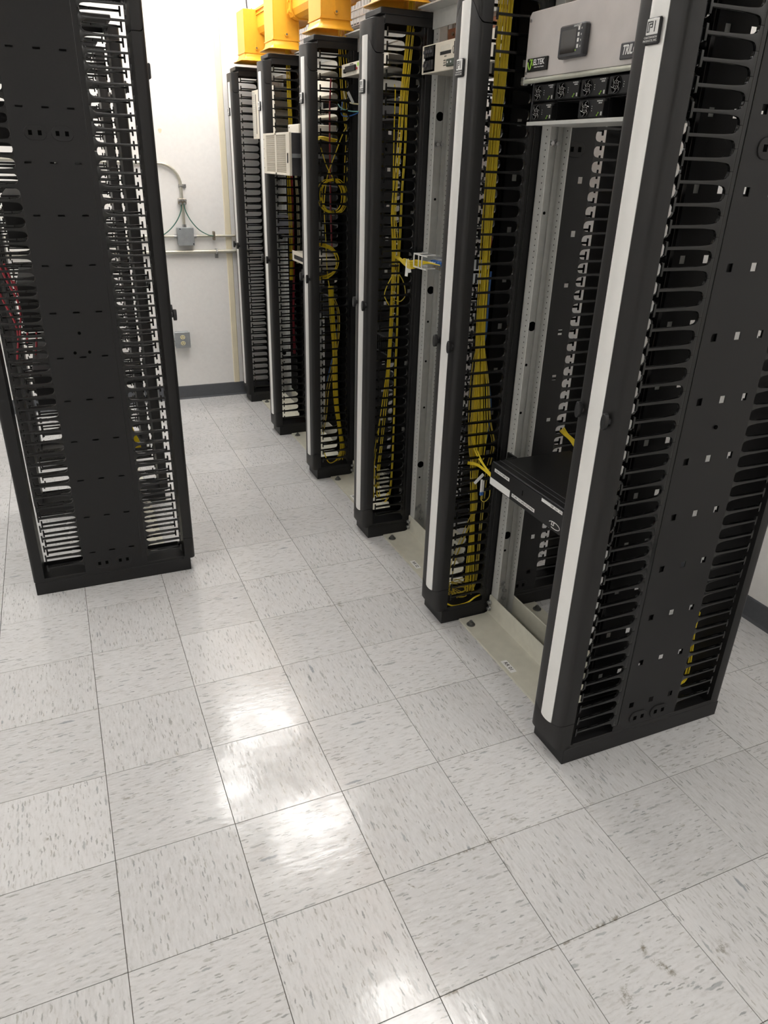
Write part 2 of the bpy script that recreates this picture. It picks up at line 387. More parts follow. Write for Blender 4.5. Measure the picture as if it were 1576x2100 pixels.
KNOB = mesh('latch', MB().prism([(y, z) for y, z in obround(0, 0, 0.018, 0.018)], 'x', -0.006, 0.004).prism([(0.009 * math.cos(t), 0.021 * math.sin(t)) for t in [2 * PI * k / 16 for k in range(16)]], 'x', -0.019, -0.006), bevel=0.0025, smooth=True)
BASE = mesh('base', MB().box(0.0, D_, 0.0, W_, 0.0, 0.055).box(0.03, D_ - 0.03, 0.0, 0.003, 0.055, 0.070).box(0.03, D_ - 0.03, W_ - 0.003, W_, 0.055, 0.070).box(0.004, 0.030, 0.0, 0.018, 0.055, 0.068).box(0.004, 0.030, W_ - 0.018, W_, 0.055, 0.068), bevel=0.0018)
def ringcap(x0, x1, y0, y1, a0, a1, b0, b1, z0, z1):
    o = [(x0, y0), (x1, y0), (x1, y1), (x0, y1)]; i = [(a0, b0), (a1, b0), (a1, b1), (a0, b1)]
    vs = [(x, y, z) for z in (z0, z1) for q in (o, i) for x, y in q]; fs = []
    for k in range(4):
        n = (k + 1) % 4
        fs += [(k, n, 8 + n, 8 + k), (4 + k, 12 + k, 12 + n, 4 + n), (8 + k, 8 + n, 12 + n, 12 + k), (k, 4 + k, 4 + n, n)]
    return MB().add(vs, fs)
TOPC = mesh('top_cap', ringcap(0.006, D_ - 0.004, -0.001, W_ + 0.001, 0.050, 0.205, 0.018, W_ - 0.018, 2.077, 2.098), bevel=0.003, smooth=True)
HEAD = mesh('header', MB().box(0.024, D_ - 0.03, 0.0, 0.003, 2.050, 2.077).box(0.024, D_ - 0.03, W_ - 0.003, W_, 2.050, 2.077).box(0.024, 0.03, 0.003, W_ - 0.003, 2.050, 2.077), bevel=0.001)
rearp = [(0.572, 0.0), (0.600, 0.0), (0.608, 0.003), (0.613, 0.010), (0.613, W_ - 0.010), (0.608, W_ - 0.003), (0.600, W_), (0.572, W_)]
REAR = mesh('rear_door', MB().loft(rearp, lambda p: 0.056, lambda p: 2.07), smooth=True)
MIDW = mesh('inner_channel', MB().box(0.236, 0.240, 0.003, W_ - 0.003, 0.07, 2.07).box(0.372, 0.376, 0.003, W_ - 0.003, 0.07, 2.07))
BADGE = mesh('badge', MB().box(-0.034, -0.026, -0.020, 0.020, -0.024, 0.022), bevel=0.003, smooth=True)
BPLATE = mesh('logo_plate', MB().box(-0.0352, -0.033, -0.0165, 0.0165, -0.007, 0.0195), bevel=0.001)
lg = MB()
for (a, b, c, d) in ((0.0115, 0.0135, -0.003, 0.0155), (0.0015, 0.0135, 0.0135, 0.0155), (0.0095, 0.0135, -0.003, -0.001), (0.0065, 0.0085, -0.003, 0.0115), (0.0005, 0.0085, 0.0095, 0.0115),
                 (-0.0015, 0.0005, 0.0045, 0.0155), (0.0005, 0.005, 0.0045, 0.0062), (-0.0085, -0.0065, -0.003, 0.0155)):
    lg.box(-0.0356, -0.0350, a, b, c, d)
LOGO = mesh('logo_letters', lg)

def manager(y, label, rot=0.0, x=0.95, panel=PANEL_SQ, slot=False, detail=True):
    t = thing('cable_manager', label, 'cable manager', (x, y, 0), rot, 'vertical cable managers')
    put('base', BASE, 'black', t); put('top_cap', TOPC, 'black', t); put('header', HEAD, 'black', t)
    put('boot', BOOT, 'door', t); d = put('door', DOOR, 'door', t); put('hood', HOOD, 'door', t)
    s = put('silver_strip', SILVER, 'silver', d); s['label'] = 'pale silver strip down the middle of the door'
    for yy in (0.024, W_ - 0.024): put('latch', KNOB, 'knob', d, (-0.021, yy, 1.073))
    b = put('badge', BADGE, 'knob', t, (0, W_ / 2, 1.858)); put('logo_plate', BPLATE, 'paper', b); put('logo_letters', LOGO, 'ink', b)
    if LINES[0] is None:
        LINES[0] = text('logo_text', 'CHATSWORTH', 0.0052, 'paper', b, (-0.0343, 0.002, -0.0115), align='CENTER').data
        LINES[1] = text('logo_text', 'PRODUCTS, INC.', 0.0052, 'paper', b, (-0.0343, 0.002, -0.0170), align='CENTER').data
    else:
        put('logo_text', LINES[0], None, b, (-0.0343, 0.002, -0.0115)); put('logo_text', LINES[1], None, b, (-0.0343, 0.002, -0.0170))
    put('rear_door', REAR, 'black', t)
    p1 = put('side_panel', panel, 'black', t, (0, 0.001, 0)); p2 = put('side_panel', panel, 'black', t, (0, W_ - 0.001, 0))
    for pp, yy, ry in ((p1, 0.0, 0.0), (p2, 0.0, PI)):
        for zz in (1.661, 0.101):
            for cx in (0.266, 0.346):
                k = put('knockout_plate', KPLATE, 'black', pp, (cx, 0, zz), (0, 0, ry))
        for (cx, zz) in ((0.306, 1.022 + 0.008), (0.281, 0.961), (0.330, 0.961)) if slot else ((0.304, 1.03),):
            put('round_hole', KDOT, 'hole', pp, (cx, -0.0012 if ry == 0 else 0.0012, zz), (0, 0, ry))
        for zz in (1.661, 0.101):
            for cx in (0.253, 0.281, 0.333, 0.361):
                put('knockout_hole', KHOLE, 'hole', pp, (cx, -0.0002 if ry == 0 else 0.0002, zz), (0, 0, ry))
    for (sx, sy, rt) in ((0.178, 0.0, (0, PI, 0)), (0.178, W_, (0, 0, PI)), (0.410, 0.0028, (0, 0, 0)), (0.410, W_ - 0.0028, (PI, 0, 0))):
        st = put('finger_strip', STRIP, 'finger', t, (sx, sy, ZMID), rt)
        for k in range(NF): put('finger', FINGER, 'finger', st, (0, 0, (k - (NF - 1) / 2) * PITCH))
    return t
LINES = [None, None]
MY = [-0.147, 0.641, 1.397, 2.146, 2.904, 3.655]
ML = ['cable manager at the near end of the right row, square-punched side panel facing us',
      'second cable manager of the right row, holding the thick yellow fiber bundle',
      'third cable manager of the right row, with a slim yellow fiber bundle and white gaps',
      'fourth cable manager of the right row, with looped coils of yellow fiber inside',
      'fifth cable manager of the right row, behind the white perforated chassis',
      'farthest cable manager of the right row, beside the far wall']
for y, l in zip(MY, ML): manager(y, l)
LY = [1.395, 2.150, 2.905]
LL = ['black cable manager ending the left row, its slotted side panel facing us', 'second cable manager of the left row, seen through the fingers of the first',
      'third cable manager of the left row, hidden deepest behind the first two']
for y, l in zip(LY, LL): manager(y + W_, l, PI, 0.127, PANEL_SL, True)

# ------------------------------------------------------------------ two-post racks
PX0, PX1 = 1.165, 1.241
def hole_strip(n, pitch):
    mb = MB()
    for k in range(n): mb.box(-0.0004, 0.0, -0.0019, 0.0019, k * pitch - 0.0019, k * pitch + 0.0019)
    return mesh('mounting_holes', mb)
HS = hole_strip(108, 0.0178)
BOLTM = mesh('bolt', MB().cyl((0, 0.0, 0), (0, -0.004, 0), 0.011, 10).cyl((0, -0.004, 0), (0, -0.012, 0), 0.0075, 6), bevel=0.0008)
ANCH = mesh('anchor_bolt', MB().cyl((0, 0, 0), (0, 0, 0.003), 0.017, 14).cyl((0, 0, 0.003), (0, 0, 0.012), 0.011, 6).cyl((0, 0, 0.012), (0, 0, 0.018), 0.006, 8), bevel=0.0006)
WHOLE = mesh('web_hole', MB().prism([(0.016 * math.cos(2 * PI * k / 14), 0.016 * math.sin(2 * PI * k / 14)) for k in range(14)], 'y', -0.0005, 0))
WHOLES = mesh('web_hole', MB().prism([(0.005 * math.cos(2 * PI * k / 8), 0.005 * math.sin(2 * PI * k / 8)) for k in range(8)], 'y', -0.0005, 0))
def rack(ya, yb, label, rtag=None, x0=0.0, flip=False, group='two-post racks'):
    """posts stand at ya and yb; x0 shifts, flip turns the row round"""
    cx = (PX0 + PX1) / 2
    t = thing('two_post_rack', label, 'rack', (cx if not flip else x0, ya if not flip else yb, 0), PI if flip else 0, group)
    h = (PX1 - PX0) / 2; L_ = yb - ya
    for near in (True, False):
        yw = 0.002 if near else L_ - 0.002; s = 1 if near else -1
        mb = MB()
        fl = 0.046; tk = 0.004
        def yb_(a, b): return (min(a, b), max(a, b))
        a, b = yb_(yw, yw + s * tk); mb.box(-h, h, a, b, 0.0, 2.10)
        a, b = yb_(yw, yw + s * fl); mb.box(-h, -h + tk, a, b, 0.0, 2.10); mb.box(h - tk, h, a, b, 0.0, 2.10)
        a, b = yb_(yw + s * tk, yw + s * (tk + .006)); mb.box(h - 0.022, h - tk, a, b, 0.0, 2.10)
        p = obj('post', mb, 'rack', t, bevel=0.0012)
        a = yw + s * 0.030
        for xx, rz in ((-h, 0), (h - tk, 0)):
            put('mounting_holes', HS, 'rackhole', p, (xx, a, 0.16))
        if not near:
            for xx, zz, mm in ((-0.004, 1.675, BOLTM), (0.016, 1.675, BOLTM), (-0.010, 0.12, BOLTM), (0.010, 0.13, BOLTM), (0.018, 0.10, BOLTM), (0.018, 0.065, BOLTM)):
                put('bolt', mm, 'bolt', p, (xx, yw - tk, zz))
            for xx, zz, mm in ((0.005, 1.13, WHOLE), (0.004, 1.77, WHOLE), (0.002, 0.345, WHOLE), (0.0, 1.0, WHOLES), (0.0, 0.83, WHOLES), (0.002, 1.48, WHOLES), (0.0, 0.28, WHOLES), (0.004, 0.62, WHOLES)):
                put('web_hole', mm, 'hole', p, (xx, yw - tk, zz))
    for s in (-1, 1):
        f = h + 0.004
        prof = [(s * h, 0.006), (s * h, 0.088), (s * f, 0.090), (s * (f + .003), 0.086), (s * (f + .004), 0.024), (s * (f + 0.009), 0.013), (s * (f + 0.020), 0.0085), (s * 0.176, 0.0075), (s * 0.1765, 0.0), (s * h, 0.0)]
        bse = obj('base_angle', MB().prism(prof, 'y', 0.004, L_ - 0.004), 'rackbase', t, smooth=True)
        for yy in (0.055, L_ - 0.055): put('anchor_bolt', ANCH, 'dkbolt', bse, (s * 0.152, yy, 0.0075))
        for zz in (0.035, 0.062): put('bolt', BOLTM, 'bolt', bse, (s * (f + .006), L_ - 0.016, zz), (0, 0, -PI / 2 if s < 0 else PI / 2))
        if s < 0 and rtag:
            lb = obj('rack_label', box(-0.166, -0.142, L_ * 0.5 - 0.035, L_ * 0.5 + 0.035, 0.0075, 0.0082), 'paper', bse)
            lb.location = (0, -0.012, 0)
            text('label_text', rtag, 0.020, 'ink', lb, (-0.154, L_ * 0.5, 0.0083), face='+z', bold=0.0002)
        tp = [(s * h, 2.055), (s * h, 2.100), (s * 0.085, 2.100), (s * 0.085, 2.105), (s * (h + 0.005), 2.105), (s * (h + .005), 2.055)]
        obj('top_angle', MB().prism([(s * h, 2.045), (s * (h + .005), 2.045), (s * (h + .005), 2.100), (s * 0.105, 2.103), (s * 0.105, 2.108), (s * h, 2.108)], 'y', 0.002, L_ - 0.002), 'rack', t)
    return t
RL = ['grey two-post rack holding the dark grey power shelf, nearest of the right row', 'grey two-post rack holding the cream breaker panel, second of the right row',
      'grey two-post rack between the third and fourth cable managers of the right row', 'grey two-post rack carrying the white perforated chassis', 'grey two-post rack at the far end of the right row']
for k in range(5):
    rack(MY[k] + W_, MY[k + 1], RL[k], 'RR 0%d' % (k + 1) if k < 3 else None)
LR = ['grey two-post rack behind the slotted end manager of the left row', 'grey two-post rack deeper in the left row']
for k in range(2):
    rack(LY[k] + W_, LY[k + 1], LR[k], None, 0.127 - (PX0 + PX1) / 2 + 0.95, True, 'left row racks')

# ------------------------------------------------------------------ power shelf in the nearest rack
def rack_body(t, x0, x1, y0, y1, z0, z1, m='equip', name='body'):
    return obj(name, box(x0, x1, y0, y1, z0, z1), m, t, bevel=0.0015)

def screw(parent, x, y, z, r=0.004, m='bolt'):
    return obj('screw', MB().cyl((x, y, z), (x - 0.0025, y, z), r, 8), m, parent)

FX = 1.07
t = thing('power_shelf', 'dark grey power shelf with small screen and round fan modules', 'power shelf', (0, 0, 0))
pn = obj('front_panel', MB().prism([(0.022, 1.831), (0.613, 1.831), (0.613, 1.978), (0.604, 1.988), (0.022, 1.988)], 'x', FX, FX + 0.004), 'greypanel', t, bevel=0.0015)
screw(pn, FX, 0.603, 1.968); screw(pn, FX, 0.603, 1.845)
d = obj('display_module', MB().box(FX - 0.020, FX, 0.332, 0.436, 1.862, 1.934), 'equip2', t, bevel=0.004, smooth=True)
obj('screen', box(FX - 0.0206, FX - 0.0195, 0.362, 0.424, 1.872, 1.922), 'screen', d)
for k, zz in enumerate((1.922, 1.909, 1.897, 1.884)):
    obj('key', box(FX - 0.0212, FX - 0.0198, 0.349, 0.355, zz - 0.004, zz + 0.004), 'paper', d)
    obj('key_mark', box(FX - 0.0208, FX - 0.0198, 0.341, 0.3425, zz - 0.003, zz + 0.001), 'paper', d)
obj('status_light', box(FX - 0.0208, FX - 0.0198, 0.3575, 0.3605, 1.8745, 1.8775), 'lime', d)
text('display_text', 'smartpack2', 0.0065, 'paper', d, (FX - 0.0206, 0.360, 1.9285))
b = obj('badge', box(FX - 0.006, FX, 0.500, 0.595, 1.846, 1.878), 'equip', t, bevel=0.0015)
text('badge_text', 'ELTEK', 0.019, 'paper', b, (FX - 0.0062, 0.538, 1.8665), bold=0.00035)
text('badge_text', 'A Delta Group Company', 0.0045, 'paper', b, (FX - 0.0062, 0.536, 1.8555), width=0.046)
lf1 = [(0.590, 1.869), (0.587, 1.859), (0.581, 1.852), (0.576, 1.856), (0.574, 1.865), (0.572, 1.872), (0.568, 1.874)]
obj('leaf_mark', MB().tube([(FX - 0.0063, v.x, v.y) for v in catmull([(p, q, 0) for p, q in lf1], 3)], 0.0019, 6), 'lime', b)
obj('leaf_mark', MB().tube([(FX - 0.0063, v.x, v.y) for v in catmull([(0.582, 1.872, 0), (0.578, 1.875, 0), (0.572, 1.871, 0), (0.567, 1.862, 0), (0.564, 1.860, 0)], 3)], 0.0014, 6), 'lime', b)
b = obj('badge', box(FX - 0.006, FX, 0.100, 0.203, 1.842, 1.876), 'equip2', t, bevel=0.002)
text('badge_text', 'TRILO', 0.027, 'paper', b, (FX - 0.0062, 0.169, 1.860), shear=0.25, bold=0.0006, width=0.050)
obj('rod', MB().cyl((FX - 0.004, 0.024, 1.8235), (FX - 0.004, 0.612, 1.8235), 0.0062, 12), 'lightrod', t, smooth=True)
obj('hinge_block', box(FX - 0.010, FX + 0.006, 0.598, 0.613, 1.815, 1.835), 'bolt', t, bevel=0.002)
obj('chassis', MB().box(FX + 0.16, FX + 0.165, 0.125, 0.572, 1.722, 1.985).box(FX + 0.006, FX + 0.165, 0.565, 0.572, 1.722, 1.985).box(FX + 0.006, FX + 0.165, 0.125, 0.129, 1.722, 1.985)
    .box(FX + 0.006, FX + 0.165, 0.129, 0.565, 1.981, 1.985), 'equip2', t)
obj('divider', MB().box(FX + 0.012, FX + 0.16, 0.455, 0.458, 1.724, 1.815).box(FX + 0.012, FX + 0.16, 0.346, 0.349, 1.724, 1.815).box(FX + 0.012, FX + 0.16, 0.237, 0.240, 1.724, 1.815)
    .box(FX + 0.012, FX + 0.16, 0.129, 0.565, 1.7685, 1.7705), 'equip', t)
obj('shelf_lip', MB().box(FX - 0.002, FX + 0.165, 0.125, 0.572, 1.716, 1.722).box(FX - 0.004, FX - 0.002, 0.125, 0.572, 1.714, 1.7235), 'rack', t, bevel=0.0008)
def fan_module(y1, z0, z1):
    y0 = y1 - 0.1065; p = 0.0
    mo = obj('rectifier_module', MB().box(FX + 0.0, FX + 0.15, y0, y1, z0 + 0.0012, z1 - 0.0012), 'equip', t, bevel=0.003, smooth=True)
    cy, cz, r = y1 - 0.030, (z0 + z1) / 2, 0.0175
    fr = obj('fan_ring', MB().tube([(FX - 0.0015, cy + (r + .001) * math.cos(a), cz + (r + .001) * math.sin(a)) for a in [2 * PI * k / 20 for k in range(21)]], 0.0012, 5), 'equip', mo, smooth=True)
    obj('fan_opening', MB().prism([(cy + r * math.cos(a), cz + r * math.sin(a)) for a in [2 * PI * k / 20 for k in range(20)]], 'x', FX - 0.0004, FX), 'hole', mo)
    gl = MB()
    for k in range(6):
        a0 = 2 * PI * k / 6 + 0.3
        gl.tube([(FX - 0.0016, cy + rr * math.cos(a0 + tw), cz + rr * math.sin(a0 + tw)) for rr, tw in ((0.003, 0), (0.0075, 0.35), (0.012, 0.2), (0.017, 0.55))], 0.00055, 4)
    gl.tube([(FX - 0.0016, cy + 0.0095 * math.cos(a), cz + 0.0095 * math.sin(a)) for a in [2 * PI * k / 12 for k in range(13)]], 0.0005, 4)
    obj('fan_grille', gl, 'bolt', mo)
    text('module_text', 'FLATPACK2', 0.0042, 'paper', mo, (FX - 0.0004, y0 + 0.020, z1 - 0.007)); text('module_text', '48/2000', 0.0042, 'paper', mo, (FX - 0.0004, y0 + 0.018, z1 - 0.0115))
    obj('leaf_mark', MB().tube([(FX - 0.0006, y0 + 0.024 + a, z0 + 0.009 + c) for a, c in ((0.004, -0.002), (0.002, -0.004), (0, 0.0), (-0.002, 0.004), (-0.004, 0.002))], 0.0009, 5), 'lime', mo)
    obj('marking', box(FX - 0.0005, FX, y0 + 0.008, y0 + 0.013, z0 + 0.006, z0 + 0.014), 'rack', mo)
    for q in range(3): obj('indicator', box(FX - 0.0006, FX, y1 - 0.058, y1 - 0.0565, cz - 0.006 + q * 0.005, cz - 0.0045 + q * 0.005), 'paper', mo)
    obj('latch', box(FX - 0.004, FX + 0.02, y0 - 0.0005, y0 + 0.004, z0 + 0.004, z1 - 0.008), 'equip', mo, bevel=0.001)
for c in range(4): fan_module(0.563 - 0.1092 * c, 1.7705, 1.8150)
for c in (0, 2): fan_module(0.563 - 0.1092 * c, 1.7240, 1.7685)

# ------------------------------------------------------------------ black fiber enclosure in the nearest rack
EX = 1.064
t = thing('fiber_enclosure', 'black fiber enclosure with white printed labels, low in the nearest rack', 'fiber enclosure', (0, 0, 0))
obj('body', box(EX + 0.004, 1.388, 0.058, 0.570, 0.604, 0.690), 'equip', t, bevel=0.0015)
dr = obj('door', box(EX, EX + 0.004, 0.050, 0.572, 0.603, 0.686), 'equip', t, bevel=0.001)
obj('hinge', MB().cyl((EX + 0.006, 0.055, 0.688), (EX + 0.006, 0.570, 0.688), 0.0028, 8), 'equip2', t)
obj('lid_rib', MB().cyl((EX + 0.030, 0.060, 0.6905), (EX + 0.030, 0.568, 0.6905), 0.0014, 6).cyl((EX + 0.052, 0.060, 0.6905), (EX + 0.052, 0.568, 0.6905), 0.0012, 6), 'equip2', t)
obj('mounting_ear', MB().box(1.158, 1.1645, 0.570, 0.624, 0.606, 0.692).box(1.120, 1.160, 0.570, 0.574, 0.606, 0.692), 'equip', t)
obj('lock_slot', box(EX - 0.0006, EX, 0.372, 0.375, 0.645, 0.662), 'hole', dr)
def label(y0, y1, z0, z1, txt, size, parent=dr, width=None, off=0.0):
    l = obj('label', box(EX - 0.0008, EX, y0, y1, z0, z1), 'paper', parent)
    if txt: text('label_text', txt, size, 'ink', l, (EX - 0.0010, (y0 + y1) / 2 + off, (z0 + z1) / 2), width=width)
    return l
label(0.455, 0.548, 0.661, 0.6725, 'LGX TO PORTON', 0.010, width=0.080)
l = label(0.444, 0.5715, 0.607, 0.632, '', 0.01)
label(0.298, 0.431, 0.617, 0.6285, 'FC-001 TO 3956 STCPWR0', 0.010, width=0.122)
label(0.160, 0.268, 0.672, 0.6825, '1SP .331 .32', 0.0085, width=0.056, off=-0.022)
lo = obj('logo', MB().tube([(EX - 0.0004, 0.190 + 0.028 * math.cos(a), 0.622 + 0.0105 * math.sin(a)) for a in [0.35 + 1.55 * PI * k / 24 + 0.6 * 0 for k in range(25)]], 0.0011, 5), 'paper', dr)
lo.location = (0, 0, 0)
text('logo_text', 'LS', 0.016, 'paper', lo, (EX - 0.0008, 0.199, 0.6245), shear=0.3, bold=0.0004)

# ------------------------------------------------------------------ cream breaker panel and patch panel in the second rack
BX = 1.100
t = thing('breaker_panel', 'cream breaker panel with black breaker block, top of the second rack', 'breaker panel', (0, 0, 0))
pn = obj('front_panel', box(BX, BX + 0.004, 0.800, 1.347, 1.896, 1.984), 'cream', t, bevel=0.002)
obj('body', box(BX + 0.004, BX + 0.26, 0.842, 1.325, 1.897, 1.982), 'creamdk', t)
obj('breaker_recess', box(BX - 0.0005, BX, 1.244, 1.332, 1.901, 1.980), 'hole', pn)
for r_ in range(2):
    for c in range(4):
        y = 1.312 - c * 0.018; z = 1.962 - r_ * 0.040
        bk = obj('breaker', box(BX - 0.006, BX, y - 0.0075, y + 0.0075, z - 0.016, z + 0.014), 'equip', pn, bevel=0.001)
        if not (r_ and c > 1): obj('lever', box(BX - 0.012, BX - 0.006, y - 0.004, y + 0.004, z - 0.006, z + 0.004), 'equip2', bk, bevel=0.001)
obj('label', box(BX - 0.0008, BX, 1.322, 1.336, 1.934, 1.944), 'paper', pn)
for y0, y1 in ((1.125, 1.205), (1.015, 1.095)): obj('slot', box(BX - 0.0006, BX, y0, y1, 1.944, 1.954), 'ink', pn)
obj('emblem', MB().box(BX - 0.0006, BX, 1.102, 1.106, 1.940, 1.976).tube([(BX - 0.0004, 1.110 + 0.006 * math.cos(a), 1.953 + 0.010 * math.sin(a)) for a in [2 * PI * k / 12 for k in range(13)]], 0.0007, 4), 'ink', pn)
gb = obj('alarm_block', box(BX - 0.010, BX, 1.082, 1.140, 1.905, 1.927), 'dgreen', pn, bevel=0.002)
for y in (1.127, 1.104): obj('alarm_light', MB().cyl((BX - 0.0115, y, 1.917), (BX - 0.009, y, 1.917), 0.003, 8), 'paper', gb)
for k, s in enumerate(('FUSE A', 'FUSE B', 'ALARM')): text('panel_text', s, 0.006, 'ink', pn, (BX - 0.0005, 1.168, 1.926 - k * 0.007))
for k in range(4): text('panel_text', 'OUT %d' % (k + 1), 0.0055, 'ink', pn, (BX - 0.0005, 1.045, 1.934 - k * 0.008))
for y in (1.165, 1.055): text('panel_text', '- 48V DC', 0.005, 'ink', pn, (BX - 0.0005, y, 1.938))
for k in range(12): obj('scale_mark', box(BX - 0.0005, BX, 1.198 - k * 0.006 if k < 12 else 1, 1.1985 - k * 0.006, 1.958, 1.972), 'rack', pn)
for k in range(12): obj('scale_mark', box(BX - 0.0005, BX, 1.090 - k * 0.006, 1.0905 - k * 0.006, 1.958, 1.972), 'rack', pn)

QX = 1.120
t = thing('fiber_patch_panel', 'slim steel patch panel with blue connectors and a white cable guide', 'patch panel', (0, 0, 0))
pn = obj('front_panel', box(QX, QX + 0.003, 0.815, 1.215, 1.236, 1.282), 'steelbox', t, bevel=0.001)
obj('tray', box(QX + 0.003, QX + 0.20, 0.84, 1.20, 1.238, 1.280), 'steelbox', t)
obj('mounting_ear', MB().box(1.158, 1.1648, 1.20, 1.39, 1.240, 1.284).box(QX, 1.16, 1.212, 1.216, 1.240, 1.282), 'steelbox', t)
for k in range(9):
    c = obj('connector', box(QX - 0.020, QX, 1.200 - k * 0.020 - 0.013, 1.200 - k * 0.020, 1.262, 1.276), 'blue', pn, bevel=0.001)
    obj('boot', MB().cyl((QX - 0.030, 1.1935 - k * 0.020, 1.269), (QX - 0.020, 1.1935 - k * 0.020, 1.269), 0.0035, 6), 'white' if k < 3 else 'blue', c)
    if k < 7: obj('empty_port', box(QX - 0.0015, QX, 1.200 - k * 0.020 - 0.013, 1.200 - k * 0.020, 1.242, 1.256), 'brass', pn)
obj('label', box(QX - 0.034, QX - 0.033, 1.010, 1.052, 1.234, 1.258), 'paper', pn)
gd = MB()
ring = lambda y: [(QX - 0.002, y, 1.245), (QX - 0.055, y, 1.245), (QX - 0.060, y, 1.250), (QX - 0.060, y, 1.288), (QX - 0.055, y, 1.293), (QX - 0.002, y, 1.293)]
for y in (1.258, 1.188): gd.tube(ring(y), 0.0028, 6)
for z in (1.245, 1.293): gd.tube([(QX - 0.058, 1.150, z), (QX - 0.058, 1.262, z)], 0.0028, 6)
gd.tube([(QX - 0.058, 1.220, 1.245), (QX - 0.058, 1.220, 1.293)], 0.0024, 6)
obj('cable_guide', gd, 'white', t, smooth=True)

# ------------------------------------------------------------------ equipment in the other racks
def unit(name, label, cat, y0, y1, z0, z1, x0, depth, face, body, group=None, style=None):
    t = thing(name, label, cat, (0, 0, 0), 0, group)
    f = obj('front_panel', box(x0, x0 + 0.003, y0, y1, z0, z1), face, t, bevel=0.0012)
    obj('body', box(x0 + 0.003, x0 + depth, y0 + 0.03, y1 - 0.03, z0 + 0.001, z1 - 0.001), body, t, bevel=0.001)
    n = max(1, int((z1 - z0) / 0.04))
    for yy in (y0 + 0.012, y1 - 0.012):
        for zz in ((z0 + z1) / 2,) if n == 1 else (z0 + 0.012, z1 - 0.012): screw(f, x0, yy, zz, 0.003)
    if style == 'ports':
        k = int((y1 - y0 - 0.10) / 0.018)
        for q in range(k): obj('port', box(x0 - 0.001, x0, y0 + 0.05 + q * 0.018, y0 + 0.062 + q * 0.018, z0 + 0.012, z0 + 0.024), 'hole', f)
    if style == 'copper':
        obj('bus_bar', box(x0 - 0.02, x0 + depth * 0.8, y0 + 0.06, y1 - 0.06, z1 + 0.004, z1 + 0.010), 'copper', t)
        for q in range(8): obj('stud', MB().cyl((x0 - 0.01 + q * 0.02, y0 + 0.07, z1 + 0.010), (x0 - 0.01 + q * 0.02, y0 + 0.07, z1 + 0.018), 0.004, 6), 'brass', t)
    if style == 'grille':
        for q in range(16): obj('vent', box(x0 - 0.0008, x0, y0 + 0.06 + q * 0.022, y0 + 0.074 + q * 0.022, z0 + 0.008, z1 - 0.008), 'hole', f)
    return t
R3a, R3b = MY[2] + W_ + 0.02, MY[3] - 0.03
R4a, R4b = MY[3] + W_ + 0.02, MY[4] - 0.03
R5a, R5b = MY[4] + W_ + 0.02, MY[5] - 0.05
# third rack: cream alarm panel
AX = 1.070
t = thing('alarm_panel', 'thin cream panel with black display window, top of the third rack', 'alarm panel', (0, 0, 0))
pn = obj('front_panel', box(AX, AX + 0.003, 1.585, 2.103, 1.938, 1.986), 'cream', t, bevel=0.002)
obj('body', box(AX + 0.003, AX + 0.25, 1.61, 2.08, 1.939, 1.985), 'creamdk', t)
w_ = obj('window', box(AX - 0.008, AX, 1.925, 2.045, 1.953, 1.975), 'equip', pn, bevel=0.002)
obj('handle_clip', box(AX - 0.010, AX, 2.045, 2.060, 1.950, 1.966), 'equip', pn, bevel=0.002)
obj('red_button', MB().cyl((AX - 0.004, 1.915, 1.960), (AX, 1.915, 1.960), 0.0045, 8), 'red', pn)
obj('green_mark', box(AX - 0.0008, AX, 1.895, 1.912, 1.968, 1.980), 'lime', pn)
obj('window', box(AX - 0.008, AX, 1.800, 1.862, 1.950, 1.975), 'equip', pn, bevel=0.002)
text('panel_text', 'ALARM PANEL', 0.007, 'ink', pn, (AX - 0.0005, 1.98, 1.980))
for q in range(12): obj('tick', box(AX - 0.0005, AX, 2.03 - q * 0.01, 2.032 - q * 0.01, 1.942, 1.949), 'rack', pn)
unit('copper_bus_panel', 'copper bus bar panel seen through the third manager', 'bus panel', R3a, R3b, 1.995, 2.040, 1.16, 0.20, 'creamdk', 'creamdk', None, None)
obj_list = [(1.880, 1.925, 'creamdk', 'creamdk', 'beige rack unit just under the thin cream alarm panel', None),
            (1.765, 1.845, 'equip', 'equip', 'black rack unit below the beige one in the third rack', 'ports'),
            (0.78, 0.865, 'equip', 'equip', 'black rack unit low in the third rack', 'grille')]
for z0, z1, f, b_, l, st in obj_list: unit('rack_unit', l, 'rack unit', R3a, R3b, z0, z1, 1.16, 0.24, f, b_, 'plain rack units', st)
t = thing('copper_ground_bar', 'copper ground bar high in the third rack', 'ground bar', (0, 0, 0))
obj('bar', box(1.20, 1.36, R3a + 0.02, R3b - 0.02, 1.944 + 0.045, 1.944 + 0.051), 'copper', t)
for q in range(6): obj('stud', MB().cyl((1.215 + q * 0.026, R3a + 0.05, 1.995), (1.215 + q * 0.026, R3a + 0.05, 2.001), 0.005, 6), 'brass', t)
t = thing('copper_ground_bar', 'copper ground bar above the cream breaker panel', 'ground bar', (0, 0, 0))
obj('bar', box(1.19, 1.33, 0.86, 1.33, 2.000, 2.006), 'copper', t); obj('upright', box(1.19, 1.196, 0.86, 1.33, 2.006, 2.040), 'copper', t)
for q in range(8): obj('stud', MB().cyl((1.183, 0.90 + q * 0.055, 2.022), (1.190, 0.90 + q * 0.055, 2.022), 0.006, 6), 'brass', t)
